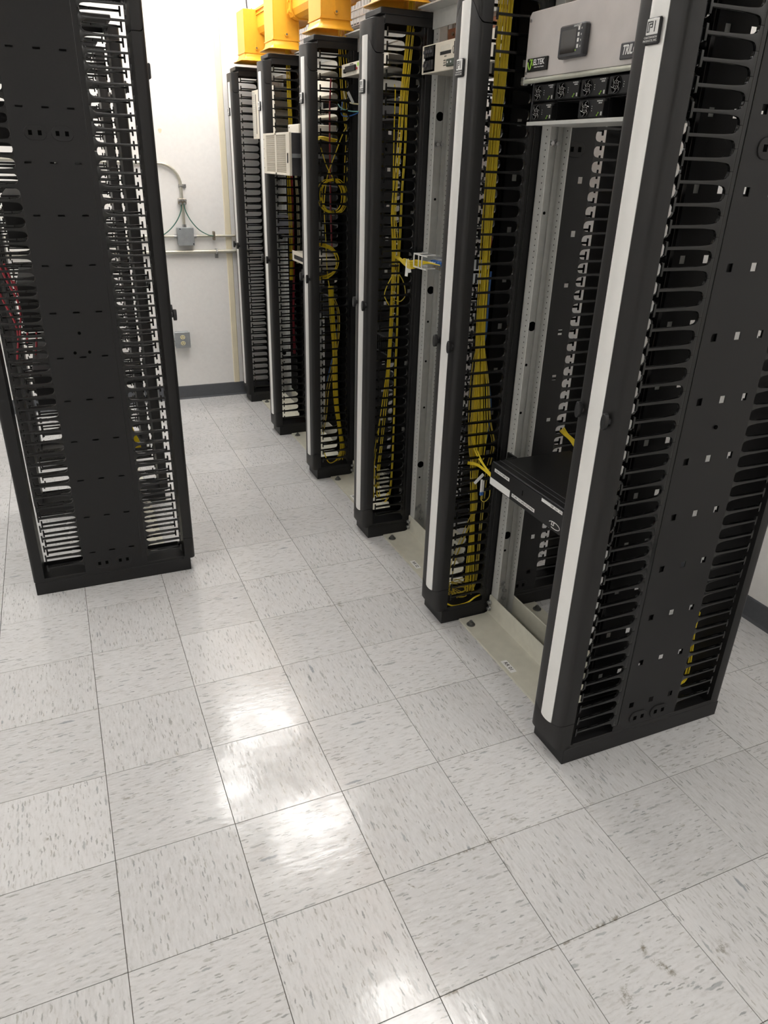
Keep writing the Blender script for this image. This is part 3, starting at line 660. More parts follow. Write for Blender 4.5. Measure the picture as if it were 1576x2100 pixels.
# fourth rack
CX0 = 0.893
t = thing('perforated_chassis', 'white chassis with two perforated front grilles, jutting into the aisle', 'chassis', (0, 0, 0))
fr = MB()
ys = [2.345, 2.405, 2.575, 2.600, 2.770, 2.825]
fr.box(CX0, CX0 + 0.012, ys[0], ys[1], 1.532, 1.722).box(CX0, CX0 + 0.012, ys[2], ys[3], 1.532, 1.722).box(CX0, CX0 + 0.012, ys[4], ys[5], 1.532, 1.722)
fr.box(CX0, CX0 + 0.012, ys[1], ys[4], 1.532, 1.542).box(CX0, CX0 + 0.012, ys[1], ys[4], 1.712, 1.722)
pf = obj('front_frame', fr, 'cream', t, bevel=0.001)
def grille(y0, y1, z0, z1, n, m_):
    mb = MB(); sy, sz = (y1 - y0) / n, (z1 - z0) / m_; tw = 0.12
    for k in range(n + 1): yy = y0 + k * sy; mb.box(CX0 + 0.001, CX0 + 0.004, yy - sy * tw, yy + sy * tw, z0, z1)
    for k in range(m_ + 1): zz = z0 + k * sz; mb.box(CX0 + 0.0015, CX0 + 0.0035, y0, y1, zz - sz * tw, zz + sz * tw)
    return mb
for a, c in ((ys[1], ys[2]), (ys[3], ys[4])): obj('grille', grille(a, c, 1.542, 1.712, 20, 20), 'cream', t)
obj('backing', MB().box(CX0 + 0.012, CX0 + 0.014, ys[1], ys[4], 1.54, 1.714), 'equip2', t)
obj('handle_slot', box(CX0 - 0.004, CX0, 2.368, 2.376, 1.588, 1.632), 'equip', pf, bevel=0.001)
obj('body', box(CX0 + 0.014, 1.34, 2.352, 2.818, 1.533, 1.720), 'equip2', t, bevel=0.001)
obj('side_rail', box(CX0 + 0.014, 1.165, 2.346, 2.352, 1.612, 1.630), 'steelbox', t)
obj('side_flange', box(1.098, 1.110, 2.343, 2.352, 1.536, 1.718), 'steelbox', t)
for q in range(4): screw(pf, CX0, 2.822 - 0.012, 1.56 + 0.045 * q, 0.0025)
t = thing('small_cream_module', 'small cream module sitting on top of the white perforated chassis', 'module', (0, 0, 0))
obj('case', box(0.99, 1.19, 2.50, 2.685, 1.7225, 1.764), 'cream', t, bevel=0.002)
obj('mark', box(0.9892, 0.99, 2.660, 2.672, 1.748, 1.754), 'ink', t); obj('mark', box(0.9892, 0.99, 2.660, 2.672, 1.738, 1.742), 'rack', t)
t = thing('breaker_panel', 'small black and white breaker panel above the white perforated chassis', 'breaker panel', (0, 0, 0))
pn = obj('front_panel', box(1.10, 1.103, R4a, 2.83, 1.885, 1.955), 'cream', t, bevel=0.001)
obj('body', box(1.103, 1.30, R4a + 0.03, 2.80, 1.886, 1.954), 'creamdk', t)
obj('breaker_recess', box(1.0985, 1.10, 2.70, 2.815, 1.890, 1.950), 'equip', pn)
for q in range(5): obj('breaker', box(1.092, 1.0985, 2.712 + q * 0.02, 2.726 + q * 0.02, 1.900, 1.942), 'equip', pn, bevel=0.001)
for z0, z1, f, b_, l, st in [(1.995, 2.040, 'creamdk', 'creamdk', 'beige rack unit at the very top of the fourth rack', None), (1.800, 1.840, 'cream', 'cream', 'pale rack unit between breaker panel and perforated chassis', 'ports'),
                             (1.400, 1.490, 'equip', 'equip', 'black rack unit right below the perforated chassis', 'grille'), (1.300, 1.385, 'equip', 'equip', 'black rack unit second below the perforated chassis', 'grille'),
                             (1.165, 1.210, 'equip', 'equip', 'black rack unit above the white drawer unit', 'ports'),
                             (0.80, 0.93, 'equip2', 'equip', 'black rack unit low in the fourth rack', 'grille')]:
    unit('rack_unit', l, 'rack unit', R4a, R4b, z0, z1, 1.15, 0.26, f, b_, 'plain rack units', st)
t = thing('white_drawer_unit', 'white slide-out drawer unit halfway up the fourth rack', 'drawer unit', (0, 0, 0))
obj('front_panel', box(1.03, 1.034, R4a + 0.01, 2.80, 1.085, 1.140), 'cream', t, bevel=0.002); obj('slot', box(1.0288, 1.03, 2.50, 2.76, 1.098, 1.120), 'ink', t)
obj('body', box(1.034, 1.34, R4a + 0.04, 2.77, 1.087, 1.138), 'cream', t)
t = thing('black_adapter_box', 'small black adapter box under the white drawer unit', 'adapter', (0, 0, 0))
obj('case', box(1.05, 1.10, 2.62, 2.70, 0.99, 1.05), 'equip', t, bevel=0.004); obj('bracket', box(1.10, 1.19, 2.62, 2.625, 1.0, 1.04), 'equip2', t)
# fifth rack
t = thing('vented_panel', 'tall beige vented panel standing out of the farthest rack', 'panel', (0, 0, 0))
pn = obj('front_panel', box(1.030, 1.034, R5a, 3.575, 1.708, 1.968), 'cream', t, bevel=0.002)
obj('body', box(1.034, 1.30, R5a + 0.03, 3.55, 1.710, 1.966), 'creamdk', t)
obj('long_slot', box(1.0288, 1.030, 3.478, 3.486, 1.735, 1.945), 'ink', pn)
for q in range(22): obj('vent', box(1.0288, 1.030, 3.505, 3.560, 1.722 + q * 0.011, 1.726 + q * 0.011), 'rack', pn)
for z0, z1, f, b_, l in [(1.55, 1.64, 'creamdk', 'creamdk', 'beige rack unit below the tall vented panel'), (1.15, 1.28, 'equip2', 'equip', 'charcoal rack unit halfway up the farthest rack')]:
    unit('rack_unit', l, 'rack unit', R5a, R5b, z0, z1, 1.17, 0.22, f, b_, 'plain rack units')
# left row equipment (behind the end manager), fronts face the aisle
def left_unit(y0, y1, z0, z1, label, m='equip'):
    t = thing('rack_unit', label, 'rack unit', (0, 0, 0), 0, 'left row rack units')
    obj('front_panel', box(-0.0865, -0.083, y0, y1, z0, z1), m, t, bevel=0.001); obj('body', box(-0.36, -0.0865, y0 + 0.03, y1 - 0.03, z0 + 0.001, z1 - 0.001), m, t, bevel=0.001)
for z0, z1, l in ((1.86, 1.95, 'top'), (1.62, 1.75, 'second'), (1.30, 1.47, 'third'), (1.00, 1.18, 'fourth'), (0.72, 0.86, 'lowest')):
    left_unit(LY[0] + W_ + 0.02, LY[1] - 0.02, z0, z1, 'black rack unit behind the left end manager, %s of five' % l)

# ------------------------------------------------------------------ yellow fiber duct over the right row
t = thing('fiber_duct', 'yellow plastic fiber duct with flared down-spouts above the right row', 'cable duct', (0, 0, 0))
U = [(-0.085, 0.13), (-0.085, 0.035), (-0.072, 0.010), (-0.045, 0.0), (0.045, 0.0), (0.072, 0.010), (0.085, 0.035), (0.085, 0.13)]
Ui = [(x * 0.965, max(z, 0.0) + (0.003 if z < 0.12 else 0)) for x, z in U]
DX, DZ = 1.150, 2.250
def trough(y0, y1, k=1.0, rim=0.0):
    o_ = [(DX + x * k, DZ + (z - 0.065) * k + 0.065) for x, z in U]; i_ = [(DX + x * 0.965, DZ + z + (0.003 if z < 0.12 else 0)) for x, z in U]
    if rim: o_ = [(DX + x * k, DZ + (z - 0.065) * k + 0.065) for x, z in U]
    return MB().prism(o_ + list(reversed(i_)), 'y', y0, y1)
def mid(a, b): return a + (b - a) * .5
spy = [MY[1] + 0.074, MY[2] + 0.074, MY[3] + 0.074, MY[4] + 0.074, MY[5] - 0.055]
for a, c in ((0.45, spy[0]), (spy[0], spy[1]), (spy[1], spy[2]), (spy[2], spy[3]), (spy[3], 3.70)):
    seg = obj('trough', trough(a, c), 'duct', t)
    obj('rail', MB().box(DX - 0.093, DX - 0.083, a, c, DZ + 0.118, DZ + 0.128).box(DX - 0.090, DX - 0.083, a, c, DZ + 0.098, DZ + 0.103).box(DX + 0.083, DX + 0.093, a, c, DZ + 0.118, DZ + 0.128), 'duct', seg)
for y in (spy[0] + .15, spy[1] - .14, spy[1] + .15, spy[2] - .14, spy[2] + .15, spy[3] - .14, spy[3] + .15, 3.62):
    cp = obj('coupler', trough(y - 0.022, y + 0.022, 1.09), 'duct', t)
    for zz in (0.03, 0.075, 0.125): obj('coupler_lug', MB().cyl((DX - 0.100, y, DZ + zz), (DX - 0.088, y, DZ + zz), 0.009, 8), 'duct', cp)
    obj('coupler_ridge', MB().box(DX - 0.098, DX - 0.092, y - 0.030, y - 0.024, DZ + 0.02, DZ + 0.14).box(DX - 0.098, DX - 0.092, y + 0.024, y + 0.030, DZ + 0.02, DZ + 0.14), 'duct', cp)
for y in spy:
    # side-exit spout: square throat, then a flared mouth over the manager top
    x0, x1, y0, y1 = 0.985, 1.125, y - 0.085, y + 0.085
    sp_ = obj('spout', MB().box(x0, x0 + 0.004, y0, y1, 2.158, 2.375).box(x1 - 0.004, x1, y0, y1, 2.158, 2.27).box(x0 + 0.004, x1 - 0.004, y0, y0 + 0.004, 2.158, 2.375).box(x0 + 0.004, x1 - 0.004, y1 - 0.004, y1, 2.158, 2.375), 'duct', t, bevel=0.0015)
    rings = [(0.0, 2.160), (0.002, 2.146), (0.007, 2.133), (0.016, 2.124), (0.030, 2.119)]
    vs = []; fs = []
    for gofs, z in rings:
        rr = 0.012 + gofs * 0.6
        for (cx, cy, a0) in ((x1 + gofs - rr, y1 + gofs - rr, 0), (x0 - gofs + rr, y1 + gofs - rr, PI / 2), (x0 - gofs + rr, y0 - gofs + rr, PI), (x1 + gofs - rr, y0 - gofs + rr, 1.5 * PI)):
            for k in range(4): a = a0 + PI / 2 * k / 3; vs.append((cx + rr * math.cos(a), cy + rr * math.sin(a), z))
    n = 16
    for i in range(len(rings) - 1):
        for k in range(n): fs.append((i * n + k, i * n + (k + 1) % n, (i + 1) * n + (k + 1) % n, (i + 1) * n + k))
    fl = obj('flared_mouth', MB().add(vs, fs), 'duct', t, smooth=True)
    sm = fl.modifiers.new('thick', 'SOLIDIFY'); sm.thickness = 0.003
    obj('spout_band', MB().box(x0 - 0.003, x1 + 0.003, y0 - 0.003, y0, 2.158, 2.163).box(x0 - 0.003, x0, y0, y1, 2.158, 2.163), 'duct', sp_)
    obj('spout_bolt', MB().cyl((1.055, y0, 2.185), (1.055, y0 - 0.008, 2.185), 0.010, 6), 'duct', sp_); obj('spout_rib', MB().box(1.050, 1.060, y0 - 0.003, y0, 2.19, 2.23), 'duct', sp_)
    obj('spout_bolt', MB().cyl((1.055, y0 - 0.008, 2.185), (1.055, y0 - 0.010, 2.185), 0.005, 6), 'dkbolt', sp_)
    if y == spy[4]:
        obj('end_cap', MB().prism([(x, z) for x, z in [(DX - 0.085, DZ + 0.13), (DX - 0.085, DZ + 0.03), (DX - 0.06, DZ), (DX + 0.06, DZ), (DX + 0.085, DZ + 0.03), (DX + 0.085, DZ + 0.13)]], 'y', 3.70, 3.704), 'duct', t)

# ------------------------------------------------------------------ white wire basket tray behind the duct
t = thing('wire_basket_tray', 'white wire basket cable tray hung behind the yellow duct', 'cable tray', (0, 0, 0))
TX0, TX1, TZ0, TZ1 = 1.335, 1.635, 2.215, 2.315
cw = mesh('cross_wire', MB().tube([(TX0, 0, TZ1), (TX0, 0, TZ0), (TX1, 0, TZ0), (TX1, 0, TZ1)], 0.004, 5))
for k in range(73): put('cross_wire', cw, 'wire', t, (0, 0.85 + k * 0.041, 0))
lw = mesh('long_wire', MB().tube([(0, 0.80, 0), (0, 3.86, 0)], 0.004, 5))
for x, z in [(TX0, TZ0 + q * 0.033) for q in range(4)] + [(TX1, TZ0 + q * 0.033) for q in range(4)] + [(TX0 + q * 0.05, TZ0) for q in range(1, 6)]: put('long_wire', lw, 'wire', t, (x, 0, z))
for y in (1.2, 2.4, 3.6):
    obj('hanger_rod', MB().cyl((TX0 - 0.012, y, TZ0 - 0.02), (TX0 - 0.012, y, CEIL), 0.005, 8), 'bolt', t); obj('hanger_rod', MB().cyl((TX1 + 0.012, y, TZ0 - 0.02), (TX1 + 0.012, y, CEIL), 0.005, 8), 'bolt', t)
    obj('hanger_bar', box(TX0 - 0.03, TX1 + 0.03, y - 0.02, y + 0.02, TZ0 - 0.012, TZ0 - 0.004), 'bolt', t)
for k in range(9):
    x = TX0 + 0.03 + k * 0.028
    cable('tray_cable', [(x, 0.85, TZ0 + 0.014), (x + random.uniform(-.012, .012), 1.8, TZ0 + 0.014), (x + random.uniform(-.012, .012), 2.8, TZ0 + 0.014), (x, 3.8, TZ0 + 0.014)], 0.010, 'red' if k in (2, 6) else 'equip',
          ('thick red power cable lying in the wire basket tray' if k in (2, 6) else 'thick black power cable lying in the wire basket tray'), 'cable', 'red tray cables' if k in (2, 6) else 'black tray cables', 8, 4)

# ------------------------------------------------------------------ far wall: conduits, boxes, outlet
YW = Y1
t = thing('conduit', 'bent grey conduit dropping into the square junction box on far wall', 'conduit', (0.608, YW, 1.18))
pts = [(0.607, YW - 0.016, 1.170), (0.607, YW - 0.016, 1.42)] + [(0.607 - 0.13 + 0.13 * math.cos(a), YW - 0.016, 1.425 + 0.13 * math.sin(a)) for a in [PI / 2 * k / 10 for k in range(1, 11)]] + [(-0.6, YW - 0.016, 1.555)]
o_ = obj('pipe', MB().tube([(x - 0.608, y - YW, z - 1.18) for x, y, z in pts], 0.0095, 10), 'conduit', t, smooth=True)
obj('strap', MB().box(-0.014, 0.034, -0.004, 0, 0.234, 0.256).tube([(-0.013, -0.004, 0.245), (-0.012, -0.022, 0.245), (0.0, -0.028, 0.245), (0.011, -0.022, 0.245), (0.012, -0.004, 0.245)], 0.0035, 6).cyl((0.024, -0.004, 0.245), (0.024, -0.010, 0.245), 0.009, 8), 'bolt', t)
obj('connector', MB().cyl((0, -0.016, -0.012), (0, -0.016, 0.012), 0.0135, 10), 'bolt', t)
t = thing('conduit', 'thin upper horizontal conduit running through the junction box', 'conduit', (0.6, YW, 1.118))
obj('pipe', MB().tube([(-1.2, -0.016, 0), (0.42, -0.016, 0)], 0.0085, 10), 'conduit', t, smooth=True)
obj('connector', MB().cyl((-0.064, -0.016, 0), (-0.040, -0.016, 0), 0.013, 10).cyl((0.060, -0.016, 0), (0.082, -0.016, 0), 0.013, 10), 'bolt', t)
obj('ground_clamp', MB().box(0.192, 0.206, -0.030, 0, -0.026, 0.030).cyl((0.199, -0.030, 0.024), (0.199, -0.040, 0.024), 0.006, 8).cyl((0.199, -0.030, -0.02), (0.199, -0.040, -0.02), 0.006, 8), 'brass', t, bevel=0.003)
t = thing('conduit', 'thick lower horizontal conduit crossing the far wall', 'conduit', (0.6, YW, 1.019))
obj('pipe', MB().tube([(-1.2, -0.020, 0), (0.46, -0.020, 0)], 0.0125, 12), 'conduit', t, smooth=True)
obj('strap', MB().box(0.200, 0.222, -0.004, 0, -0.045, 0.016).tube([(0.211, -0.004, 0.015), (0.211, -0.030, 0.012), (0.211, -0.036, 0.0), (0.211, -0.030, -0.012), (0.211, -0.004, -0.015)], 0.005, 6).cyl((0.211, -0.004, -0.034), (0.211, -0.010, -0.034), 0.007, 8), 'bolt', t)
t = thing('junction_box', 'square grey steel junction box on the far wall', 'junction box', (0.608, YW, 1.118))
bx2 = obj('box', box(-0.052, 0.052, -0.050, 0.0, -0.055, 0.055), 'steelbox', t, bevel=0.003); obj('cover', box(-0.053, 0.053, -0.053, -0.050, -0.056, 0.056), 'steelbox', t, bevel=0.001)
for x, z in ((-0.036, 0.048), (0.046, -0.046)): obj('screw', MB().cyl((x, -0.053, z), (x, -0.0545, z), 0.004, 8), 'hole', t)
t = thing('ground_clamp_cluster', 'cluster of metal ground clamps on the bent conduit', 'ground clamp', (0.607, YW - 0.016, 1.332))
cl = MB()
for x, z in ((-0.019, 0.008), (0.0, 0.010), (0.019, 0.008), (-0.014, -0.012), (0.014, -0.012)): cl.cyl((x, -0.012, z), (x, -0.026, z), 0.008, 8)
obj('clamp_bolts', cl, 'bolt', t, bevel=0.001); obj('clamp_body', box(-0.026, 0.026, -0.012, 0.010, -0.018, 0.018), 'brass', t, bevel=0.003)
cable('ground_wire', [(0.600, YW - 0.030, 1.322), (0.592, YW - 0.03, 1.275), (0.560, YW - 0.03, 1.215), (0.510, YW - 0.03, 1.160), (0.45, YW - 0.03, 1.122), (0.38, YW - 0.028, 1.108)], 0.0035, 'green', 'green ground wire curving down left of the junction box', 'wire')
cable('ground_wire', [(0.614, YW - 0.030, 1.322), (0.622, YW - 0.03, 1.275), (0.652, YW - 0.03, 1.215), (0.700, YW - 0.03, 1.160), (0.755, YW - 0.03, 1.128), (0.795, YW - 0.03, 1.120)], 0.0035, 'green', 'green ground wire curving down right of the junction box', 'wire')
t = thing('power_outlet', 'surface-mounted steel outlet box with ivory duplex receptacle', 'outlet', (0.527, YW, 0.437))
obj('box', box(-0.050, 0.050, -0.045, 0, -0.054, 0.054), 'steelbox', t, bevel=0.006); pl_ = obj('cover', box(-0.051, 0.051, -0.049, -0.045, -0.055, 0.055), 'steelbox', t, bevel=0.004)
for z in (0.021, -0.021):
    rc = obj('receptacle', MB().prism([(0.017 * math.cos(a), z + 0.015 * math.sin(a)) for a in [2 * PI * k / 16 for k in range(16)]], 'y', -0.053, -0.049), 'ivory', t, bevel=0.0008)
    obj('slots', MB().box(-0.008, -0.0055, -0.0535, -0.053, z - 0.001, z + 0.008).box(0.0055, 0.008, -0.0535, -0.053, z, z + 0.007).box(-0.002, 0.002, -0.0535, -0.053, z - 0.010, z - 0.006), 'hole', rc)
t = thing('conduit', 'short conduit feeding the wall outlet from the left', 'conduit', (0.477, YW, 0.437))
obj('pipe', MB().tube([(-1.0, -0.020, 0), (-0.012, -0.020, 0)], 0.008, 8), 'conduit', t, smooth=True); obj('connector', MB().cyl((-0.026, -0.020, 0), (0, -0.020, 0), 0.012, 10), 'bolt', t)
tag(obj('wall_patch', MB().prism([(0.509 + 0.010 * math.cos(a) * (1 + .3 * math.sin(3 * a)), 1.740 + 0.015 * math.sin(a) * (1 + .2 * math.cos(2 * a))) for a in [2 * PI * k / 14 for k in range(14)]], 'y', YW - 0.0015, YW), 'cream_strip'), 'small cream patch mark on the bare far wall', 'wall mark')
cable('hanging_wire', [(1.09, YW - 0.02, 2.75), (1.092, YW - 0.02, 2.50), (1.098, YW - 0.02, 2.42), (1.118, YW - 0.02, 2.387), (1.15, YW - 0.02, 2.36)], 0.004, 'equip2', 'thin dark wire hanging down the far wall above the duct end', 'wire')

# ------------------------------------------------------------------ cables
def bundle(path, n, spread, name, m, label, group, r=0.0016, seed=1, flat=1.0, ymin=None, ymax=None):
    rnd = random.Random(seed); P = [Vector(p) for p in path]
    for k in range(n):
        a = 2 * PI * k * 0.381966; rad = math.sqrt((k + 0.5) / n); ph = rnd.uniform(0, 6)
        pts = []
        for i, p in enumerate(P):
            sp_ = spread[i] if isinstance(spread, (list, tuple)) else spread
            tw = a + 0.25 * math.sin(i * 0.9 + ph)
            q = p + Vector((math.cos(tw) * rad * sp_, math.sin(tw) * rad * sp_ * flat, 0)) + Vector((rnd.uniform(-1, 1), rnd.uniform(-1, 1) * flat, 0)) * sp_ * 0.12
            if ymin is not None: q.y = min(max(q.y, ymin), ymax)
            pts.append(q)
        cable(name, pts, r, m, label, 'cable', group, 5, 5)
yy = (MY[1] + 0.025, MY[1] + W_ - 0.025)
M2P = [(1.041, .70, 2.30), (1.041, .70, 2.16), (1.041, .70, 2.025), (1.041, .70, 1.838), (1.040, .70, 1.648), (1.040, .70, 1.458), (1.044, .70, 1.267), (1.050, .70, 1.078), (1.063, .70, .909), (1.073, .70, .766), (1.078, .70, .654), (1.079, .70, .539), (1.088, .70, .376), (1.095, .70, .205), (1.099, .70, .093)]
bundle(M2P, 13, [.024, .023, .022, .020, .018, .016, .014, .015, .018, .022, .022, .014, .011, .018, .026], 'fiber_cable', 'fiber', 'yellow fiber cable in the thick bundle inside the second manager', 'thick bundle of the second manager', 0.0019, 3, 0.8, *yy)
bundle([(x + .002, y - .008, z) for x, y, z in M2P[:11]], 11, [.022, .021, .020, .019, .017, .015, .013, .014, .024, .036, .030], 'fiber_cable', 'fiber', 'yellow fiber cable in the thick bundle inside the second manager', 'thick bundle of the second manager', 0.0019, 4, 0.8, *yy)
M2S = [(1.044, .69, 1.078), (1.031, .69, .98), (1.036, .69, .824), (1.046, .69, .696), (1.075, .69, .578), (1.087, .69, .458), (1.054, .69, .361), (1.015, .69, .242), (1.009, .69, .135), (1.037, .69, .075)]
bundle(M2S, 4, .012, 'fiber_cable', 'fiber2', 'loose yellow fiber cable slack in the lower second manager', 'loose slack in the second manager', 0.0016, 5, 0.8, *yy)
M2T = [(1.056, .69, 1.078), (1.089, .69, .941), (1.110, .69, .799), (1.138, .69, .703), (1.127, .69, .61), (1.121, .69, .532), (1.120, .69, .329), (1.120, .69, .153), (1.10, .69, .075)]
bundle(M2T, 4, .010, 'fiber_cable', 'fiber2', 'loose yellow fiber cable slack in the lower second manager', 'loose slack in the second manager', 0.0016, 6, 0.8, *yy)
rnd = random.Random(11)
for k in range(9):
    a = rnd.uniform(0, 6); r_ = rnd.uniform(.025, .05)
    P = [(1.055 + r_ * math.cos(a + q * .8), .715 + .035 * math.sin(a + q * .8), .072 + .006 * k + .012 * math.sin(q + k)) for q in range(7)]
    cable('fiber_cable', P, 0.0016, 'fiber2', 'coiled yellow fiber slack at the bottom of the second manager', 'cable', 'coiled slack in the second manager', 5, 5)
cable('fiber_cable', [(0.978, .652, .078), (1.0, .650, .066), (1.03, .650, .062), (1.07, .651, .066), (1.10, .652, .082), (1.13, .655, .088)], 0.0034, 'fiber', 'thick yellow cable sagging over the base of the second manager', 'cable')
cable('blue_cable', [(1.071, .70, 1.30), (1.071, .70, 1.218), (1.073, .70, 1.107), (1.069, .70, 1.042), (1.103, .70, .92), (1.118, .70, .848), (1.12, .70, .776), (1.125, .72, .70)], 0.0032, 'blue', 'blue cable beside the thick yellow bundle of the second manager', 'cable')
cable('red_cable', [(1.06, .74, 1.70), (1.075, .74, 1.58), (1.065, .75, 1.46), (1.09, .75, 1.40), (1.10, .77, 1.36)], 0.004, 'red', 'red cable behind the thick yellow bundle of the second manager', 'cable')
# jumpers entering the black enclosure
for k in range(7):
    o = rnd.uniform(-.006, .006)
    cable('fiber_jumper', [(1.046 + o, .69, .76), (1.050 + o, .660, .705 + o), (1.062, .625, .662 + o), (1.076, .596 + o, .636 + o), (1.085 + o, .572, .622 + 2 * o)], 0.0017, 'fiber', 'bright yellow fiber jumper entering the black fiber enclosure', 'cable', 'jumpers into the black enclosure', 5, 5)
for k in range(3):
    o = k * 0.004
    cable('fiber_jumper', [(1.020, .66, .652 + o), (1.045, .640, .650 + o), (1.065, .615, .636 + o), (1.080, .575, .618 + o)], 0.0017, 'fiber', 'bright yellow fiber jumper entering the black fiber enclosure', 'cable', 'jumpers into the black enclosure', 5, 5)
t = thing('cable_flag', 'white paper flag tied on jumpers beside the black enclosure', 'cable label', (1.055, .618, .615))
fo = obj('flag', box(-0.034, 0.012, -0.0006, 0.0006, -0.006, 0.006), 'paper', t); fo.rotation_euler = (0, -0.75, 0)
t = thing('fiber_connector', 'loose white fiber connector with blue tip hanging under the paper flag', 'connector', (1.062, .622, .565))
obj('sleeve', MB().cyl((0, 0, 0.035), (0.001, 0, -0.012), 0.0042, 8).cyl((0.007, 0, 0.03), (0.008, 0, -0.012), 0.0036, 8), 'white', t, smooth=True); obj('tip', box(-0.003, 0.010, -0.004, 0.004, -0.026, -0.012), 'blue', t, bevel=0.001)
cable('fiber_cable', [(1.066, .622, .540), (1.068, .624, .520), (1.085, .628, .508), (1.105, .632, .520), (1.112, .64, .545)], 0.0015, 'fiber2', 'thin cable looping below the loose blue-tipped connector', 'cable')
for k in range(5):
    cable('fiber_jumper', [(1.398 + k * .004, .655, .735 + k * .003), (1.405 + k * .005, .640, .725), (1.420 + k * .005, .610, .705), (1.432 + k * .005, .560, .660), (1.436 + k * .004, .52, .62)], 0.0022, 'fiber', 'bright yellow fiber dropping behind the black enclosure', 'cable', 'fibers behind the black enclosure', 5, 5)
# third manager
yy = (MY[2] + 0.02, MY[2] + W_ - 0.02)
M3P = [(1.10, 1.45, 2.25), (1.098, 1.45, 2.13), (1.097, 1.45, 2.07), (1.082, 1.45, 1.924), (1.074, 1.45, 1.829), (1.068, 1.45, 1.698), (1.059, 1.45, 1.561), (1.052, 1.45, 1.419), (1.062, 1.45, 1.309), (1.062, 1.45, 1.195), (1.059, 1.45, 1.05), (1.051, 1.45, .807), (1.034, 1.45, .625), (1.016, 1.45, .433), (1.003, 1.45, .282), (1.01, 1.45, .182)]
bundle(M3P, 7, [.012, .012, .012, .011, .010, .010, .010, .011, .014, .010, .009, .008, .014, .022, .022, .022], 'fiber_cable', 'fiber', 'yellow fiber cable in the slim bundle inside the third manager', 'slim bundle of the third manager', 0.0019, 8, 0.8, *yy)
M3R = [(1.110, 1.45, 2.05), (1.093, 1.45, 1.83), (1.094, 1.45, 1.665), (1.087, 1.45, 1.491), (1.086, 1.45, 1.365), (1.084, 1.45, 1.194), (1.088, 1.45, .953), (1.087, 1.45, .783), (1.088, 1.45, .581), (1.087, 1.45, .344), (1.080, 1.45, .196), (1.056, 1.45, .148)]
bundle(M3R, 2, .004, 'fiber_cable', 'fiber', 'single yellow fiber running right of the slim bundle in the third manager', 'stray fibers in the third manager', 0.0019, 9, 1, *yy)
cable('fiber_cable', [(1.044, 1.46, 1.87), (1.044, 1.45, 1.843), (1.044, 1.45, 1.73), (1.046, 1.45, 1.578), (1.05, 1.45, 1.419)], 0.0022, 'fiber', 'single yellow fiber hanging left of the slim bundle in the third manager', 'cable')
cable('fiber_cable', [(1.049, 1.42, 1.199), (1.022, 1.42, 1.152), (1.01, 1.42, 1.113), (1.024, 1.42, 1.083), (1.045, 1.42, 1.052)], 0.0019, 'fiber', 'small yellow loop bulging left of the bundle in the third manager', 'cable')
cable('fiber_cable', [(1.07, 1.42, 1.20), (1.095, 1.42, 1.16), (1.105, 1.42, 1.11), (1.085, 1.42, 1.085), (1.06, 1.42, 1.09)], 0.0019, 'fiber2', 'small yellow loop bulging right of the bundle in the third manager', 'cable')
cable('fiber_cable', [(.985, 1.42, .346), (.987, 1.42, .272), (1.004, 1.42, .207), (1.03, 1.42, .183), (1.059, 1.42, .212)], 0.0022, 'fiber', 'yellow fiber loop low in the third manager', 'cable')
for k in range(7):
    o = (k - 3) * 0.004
    cable('fiber_jumper', [(1.060, 1.44, 1.262 + o * .4), (1.065, 1.40, 1.262 - abs(o)), (1.060, 1.345, 1.252 + o), (1.060, 1.29, 1.248 + o * 1.2), (1.072, 1.24, 1.258 + o), (1.090, 1.20 - k * .018, 1.269)], 0.0017, 'fiber', 'yellow fiber jumper fanning out to the blue connectors', 'cable', 'jumpers to the blue connectors', 5, 5)
t = thing('cable_flag', 'pair of white paper flags hanging from the jumpers near blue connectors', 'cable label', (1.060, 1.315, 1.262))
f1 = obj('flag', box(-0.0005, 0.0005, -0.007, 0.007, -0.062, 0.004), 'paper', t); f1.rotation_euler = (0.06, 0, 0.5)
f2 = obj('flag', box(-0.0005, 0.0005, -0.007, 0.007, -0.048, 0.004), 'paper', t); f2.rotation_euler = (-0.28, 0, 0.5)
# fourth manager
yy = (MY[3] + 0.02, MY[3] + W_ - 0.02)
COIL = [(1.059, 2.19, 1.528), (1.093, 2.19, 1.521), (1.122, 2.19, 1.489), (1.129, 2.19, 1.446), (1.120, 2.19, 1.402), (1.089, 2.19, 1.373), (1.043, 2.19, 1.373), (1.009, 2.19, 1.395), (.992, 2.19, 1.434), (.995, 2.19, 1.487), (1.022, 2.19, 1.519)]
for k in range(8):
    f = 1 - 0.035 * k; oy = rnd.uniform(-.02, .03)
    P = [(1.061 + (x - 1.061) * f + rnd.uniform(-.003, .003), y + oy, 1.45 + (z - 1.45) * (1 - 0.02 * k) + rnd.uniform(-.003, .003)) for x, y, z in COIL]
    P.append(P[0]); cable('fiber_cable', P, 0.0019, 'fiber', 'loop of the oval yellow fiber coil in the fourth manager', 'cable', 'oval coil of the fourth manager', 5, 4)
RING = [(.985, 2.19, 1.235), (1.010, 2.19, 1.235), (1.056, 2.19, 1.215), (1.087, 2.19, 1.165), (1.080, 2.19, 1.106), (1.037, 2.19, 1.072), (.985, 2.19, 1.062)]
for k in range(6):
    P = [(x - .002 * k + rnd.uniform(-.002, .002), y + rnd.uniform(-.01, .02), 1.15 + (z - 1.15) * (1 - .03 * k)) for x, y, z in RING]
    cable('fiber_cable', P, 0.0019, 'fiber', 'half loop of yellow fiber below the oval coil in the fourth manager', 'cable', 'half coil of the fourth manager', 5, 5)
cable('fiber_cable', [(.999, 2.19, 1.658), (1.027, 2.19, 1.582), (1.061, 2.19, 1.528)], 0.0022, 'fiber', 'left leg of the yellow fiber cross above the oval coil', 'cable')
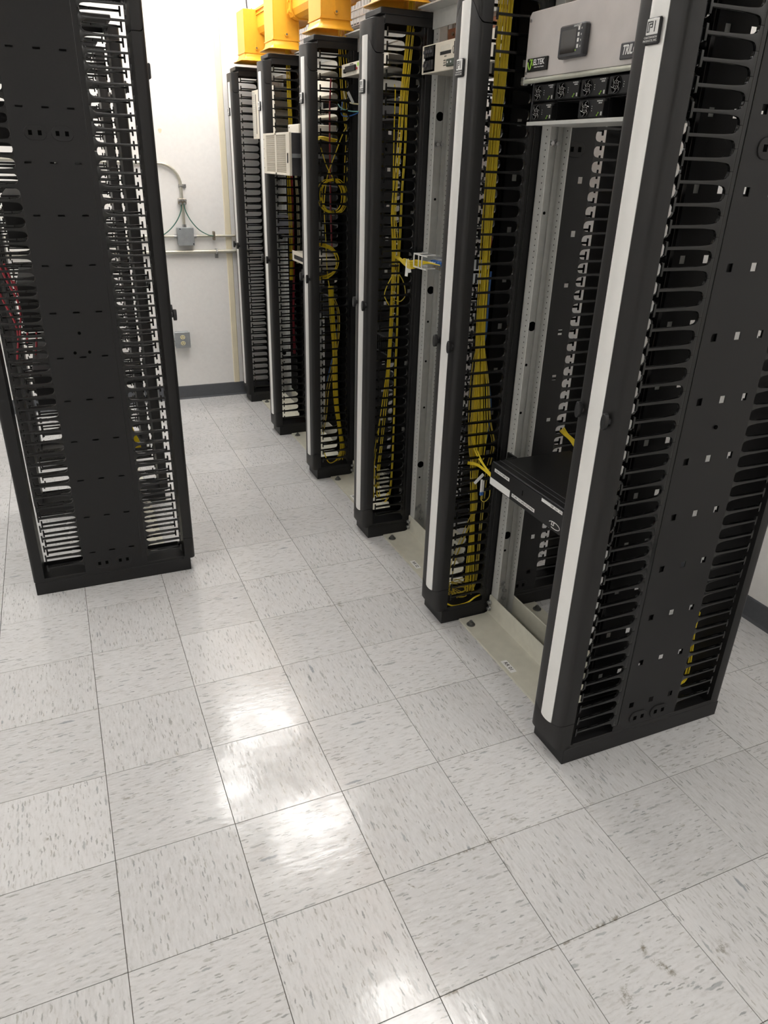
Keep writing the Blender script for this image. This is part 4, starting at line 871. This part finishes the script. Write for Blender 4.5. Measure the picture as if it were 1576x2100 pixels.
cable('fiber_cable', [(1.125, 2.19, 1.75), (1.103, 2.19, 1.708), (1.076, 2.19, 1.646), (1.044, 2.19, 1.572), (1.027, 2.19, 1.519), (1.014, 2.19, 1.412), (1.020, 2.19, 1.28), (1.029, 2.19, 1.096), (1.045, 2.19, 1.0)], 0.0022, 'fiber', 'right leg of the yellow fiber cross above the oval coil', 'cable')
M4D = [(1.048, 2.20, 1.03), (1.058, 2.20, .876), (1.069, 2.20, .698), (1.072, 2.20, .54), (1.080, 2.20, .403), (1.100, 2.20, .26), (1.115, 2.20, .142), (1.10, 2.20, .08)]
bundle(M4D, 14, [.014, .013, .013, .013, .012, .010, .016, .028], 'fiber_cable', 'fiber', 'yellow fiber cable in the lower bundle of the fourth manager', 'lower bundle of the fourth manager', 0.0019, 14, 0.9, *yy)
bundle([(1.067, 2.2, .974), (1.093, 2.2, .899), (1.091, 2.2, .774), (1.069, 2.2, .646), (1.03, 2.2, .49), (1.018, 2.2, .354), (1.0, 2.2, .244)], 4, .012, 'fiber_cable', 'fiber2', 'stray yellow fiber crossing the lower bundle of the fourth manager', 'stray fibers in the fourth manager', 0.0017, 15, 1, *yy)
bundle([(1.10, 2.2, 2.28), (1.098, 2.2, 2.16), (1.096, 2.2, 2.068), (1.103, 2.2, 1.946), (1.115, 2.2, 1.829), (1.128, 2.2, 1.75)], 2, .006, 'fiber_cable', 'fiber', 'yellow fiber dropping from the duct into the fourth manager', 'fibers dropping into the fourth manager', 0.002, 16, 1, *yy)
bundle([(1.115, 2.2, 2.28), (1.116, 2.2, 2.16), (1.117, 2.2, 2.069), (1.131, 2.2, 1.947), (1.138, 2.2, 1.831), (1.136, 2.2, 1.71), (1.132, 2.2, 1.606), (1.128, 2.2, 1.50)], 3, .012, 'fiber_cable', 'fiber', 'yellow fiber dropping from the duct into the fourth manager', 'fibers dropping into the fourth manager', 0.002, 17, 1, *yy)
cable('fiber_cable', [(1.0, 2.18, .15), (1.012, 2.18, .11), (1.03, 2.18, .078), (1.06, 2.19, .072), (1.095, 2.2, .09)], 0.003, 'fiber', 'thick yellow cable end curling at the base of the fourth manager', 'cable')
cable('blue_cable', [(1.10, 2.25, .80), (1.085, 2.24, .70), (1.06, 2.24, .60), (1.04, 2.24, .52)], 0.003, 'blue', 'dark blue cable behind the lower bundle of the fourth manager', 'cable')
cable('red_cable', [(1.075, 2.26, 1.95), (1.068, 2.26, 1.80), (1.070, 2.26, 1.55), (1.072, 2.26, 1.38), (1.078, 2.26, 1.20)], 0.004, 'red', 'red cable running straight down behind the oval coil', 'cable')
cable('blue_cable', [(1.165, 2.00, 1.832), (1.165, 2.08, 1.815), (1.133, 2.14, 1.795), (1.102, 2.16, 1.791), (1.092, 2.17, 1.807), (1.104, 2.19, 1.831), (1.11, 2.2, 1.85)], 0.0026, 'blue', 'blue cable looping out of the fourth manager under the alarm panel', 'cable')
cable('aqua_cable', [(1.165, 2.00, 1.826), (1.162, 2.08, 1.812), (1.128, 2.14, 1.812), (1.092, 2.16, 1.822), (1.085, 2.19, 1.84)], 0.0024, 'aqua', 'aqua cable looping out of the fourth manager under the alarm panel', 'cable')
cable('yellow_cable', [(1.116, 2.2, 1.90), (1.113, 2.17, 1.860), (1.118, 2.155, 1.850), (1.144, 2.13, 1.842), (1.165, 2.06, 1.838), (1.168, 2.00, 1.842)], 0.0032, 'ivory', 'pale yellow cable looping above the blue one under the alarm panel', 'cable')
t = thing('cable_flag', 'white paper flag standing on the pale yellow cable loop', 'cable label', (1.138, 2.135, 1.845))
f1 = obj('flag', box(-0.006, 0.006, -0.0005, 0.0005, 0.0, 0.050), 'paper', t); f1.rotation_euler = (0, -0.55, 0)
# fifth manager
yy = (MY[4] + 0.02, MY[4] + W_ - 0.02)
bundle([(1.075, 2.97, 2.25), (1.08, 2.97, 2.12), (1.083, 2.97, 2.065), (1.084, 2.97, 1.906), (1.088, 2.97, 1.765), (1.071, 2.97, 1.545), (1.073, 2.97, 1.341), (1.073, 2.97, 1.101), (1.07, 2.97, .95)], 6, .010, 'fiber_cable', 'fiber', 'yellow fiber cable running down inside the fifth manager', 'fibers of the fifth manager', 0.002, 20, 1, *yy)
bundle([(1.093, 2.99, 1.62), (1.093, 2.99, 1.52), (1.094, 2.99, 1.341), (1.095, 2.99, 1.155), (1.094, 2.99, .989), (1.085, 2.99, .76), (1.085, 2.99, .50)], 4, .009, 'red_cable', 'red', 'red cable running down inside the fifth manager', 'red cables of the fifth manager', 0.0032, 21, 1, *yy)
bundle([(1.11, 2.96, 1.60), (1.110, 2.96, 1.521), (1.116, 2.96, 1.419), (1.119, 2.96, 1.289), (1.118, 2.96, 1.154), (1.110, 2.96, 1.045)], 4, .010, 'pale_cable', 'ivory', 'pale cable beside the red ones inside the fifth manager', 'pale cables of the fifth manager', 0.0026, 22, 1, *yy)
# jumpers in front of the perforated chassis, nearest manager and left row
for k in range(4):
    cable('fiber_jumper', [(1.03, 2.36, 1.700 - k * .004), (1.05, 2.335, 1.708 - k * .004), (1.09, 2.315, 1.702 - k * .005), (1.13, 2.30, 1.695 - k * .005)], 0.0022, 'fiber', 'yellow fiber jumper arching off the side of the perforated chassis', 'cable', 'jumpers at the perforated chassis', 5, 5)
bundle([(1.485, -.05, .36), (1.485, -.05, .294), (1.497, -.05, .213), (1.503, -.05, .131), (1.497, -.05, .088), (1.47, -.05, .074)], 4, .006, 'fiber_cable', 'fiber', 'yellow fiber curled low behind the rear fingers of the nearest manager', 'fibers in the nearest manager', 0.0022, 25, 1, MY[0] + 0.02, MY[0] + W_ - 0.02)
for k in range(8):
    cable('fiber_cable', [(-.065 + k * .004, 1.52, .66), (-.060 + k * .004, 1.50, .615), (-.045 + k * .004, 1.49, .575), (-.040 + k * .004, 1.50, .54)], 0.002, 'fiber', 'yellow fiber bunch inside the end manager of the left row', 'cable', 'fibers in the left end manager', 5, 4)
for k, (x, y, z) in enumerate([(-.42, 1.75, 1.25), (-.40, 1.80, 1.22), (-.44, 1.70, 1.18), (-.38, 1.85, 1.15)]):
    cable('red_cable', [(x, y, z), (x + .02, y, z - .08), (x + .05, y - .02, z - .18), (x + .03, y, z - .30)], 0.0042, 'red', 'red power cable behind the rear fingers of the left end manager', 'cable', 'red cables in the left row', 6, 4)

for (x, y, z, rx, lab) in ((1.059, 2.195, 1.522, 0.0, 'black tie wrapped round the top of the oval yellow coil'), (1.062, 2.195, 1.378, 0.0, 'black tie wrapped round the bottom of the oval yellow coil')):
    tag(obj('cable_tie', MB().tube([(x, y + 0.030 * math.cos(a), z + 0.013 * math.sin(a)) for a in [2 * PI * k / 14 for k in range(15)]], 0.0035, 6), 'equip', smooth=True), lab, 'cable tie')
tag(obj('cable_tie', MB().tube([(1.062 + 0.017 * math.cos(a), 1.45 + 0.015 * math.sin(a), 1.225) for a in [2 * PI * k / 14 for k in range(15)]], 0.0045, 6), 'equip', smooth=True), 'black tie round the slim yellow bundle of the third manager', 'cable tie')
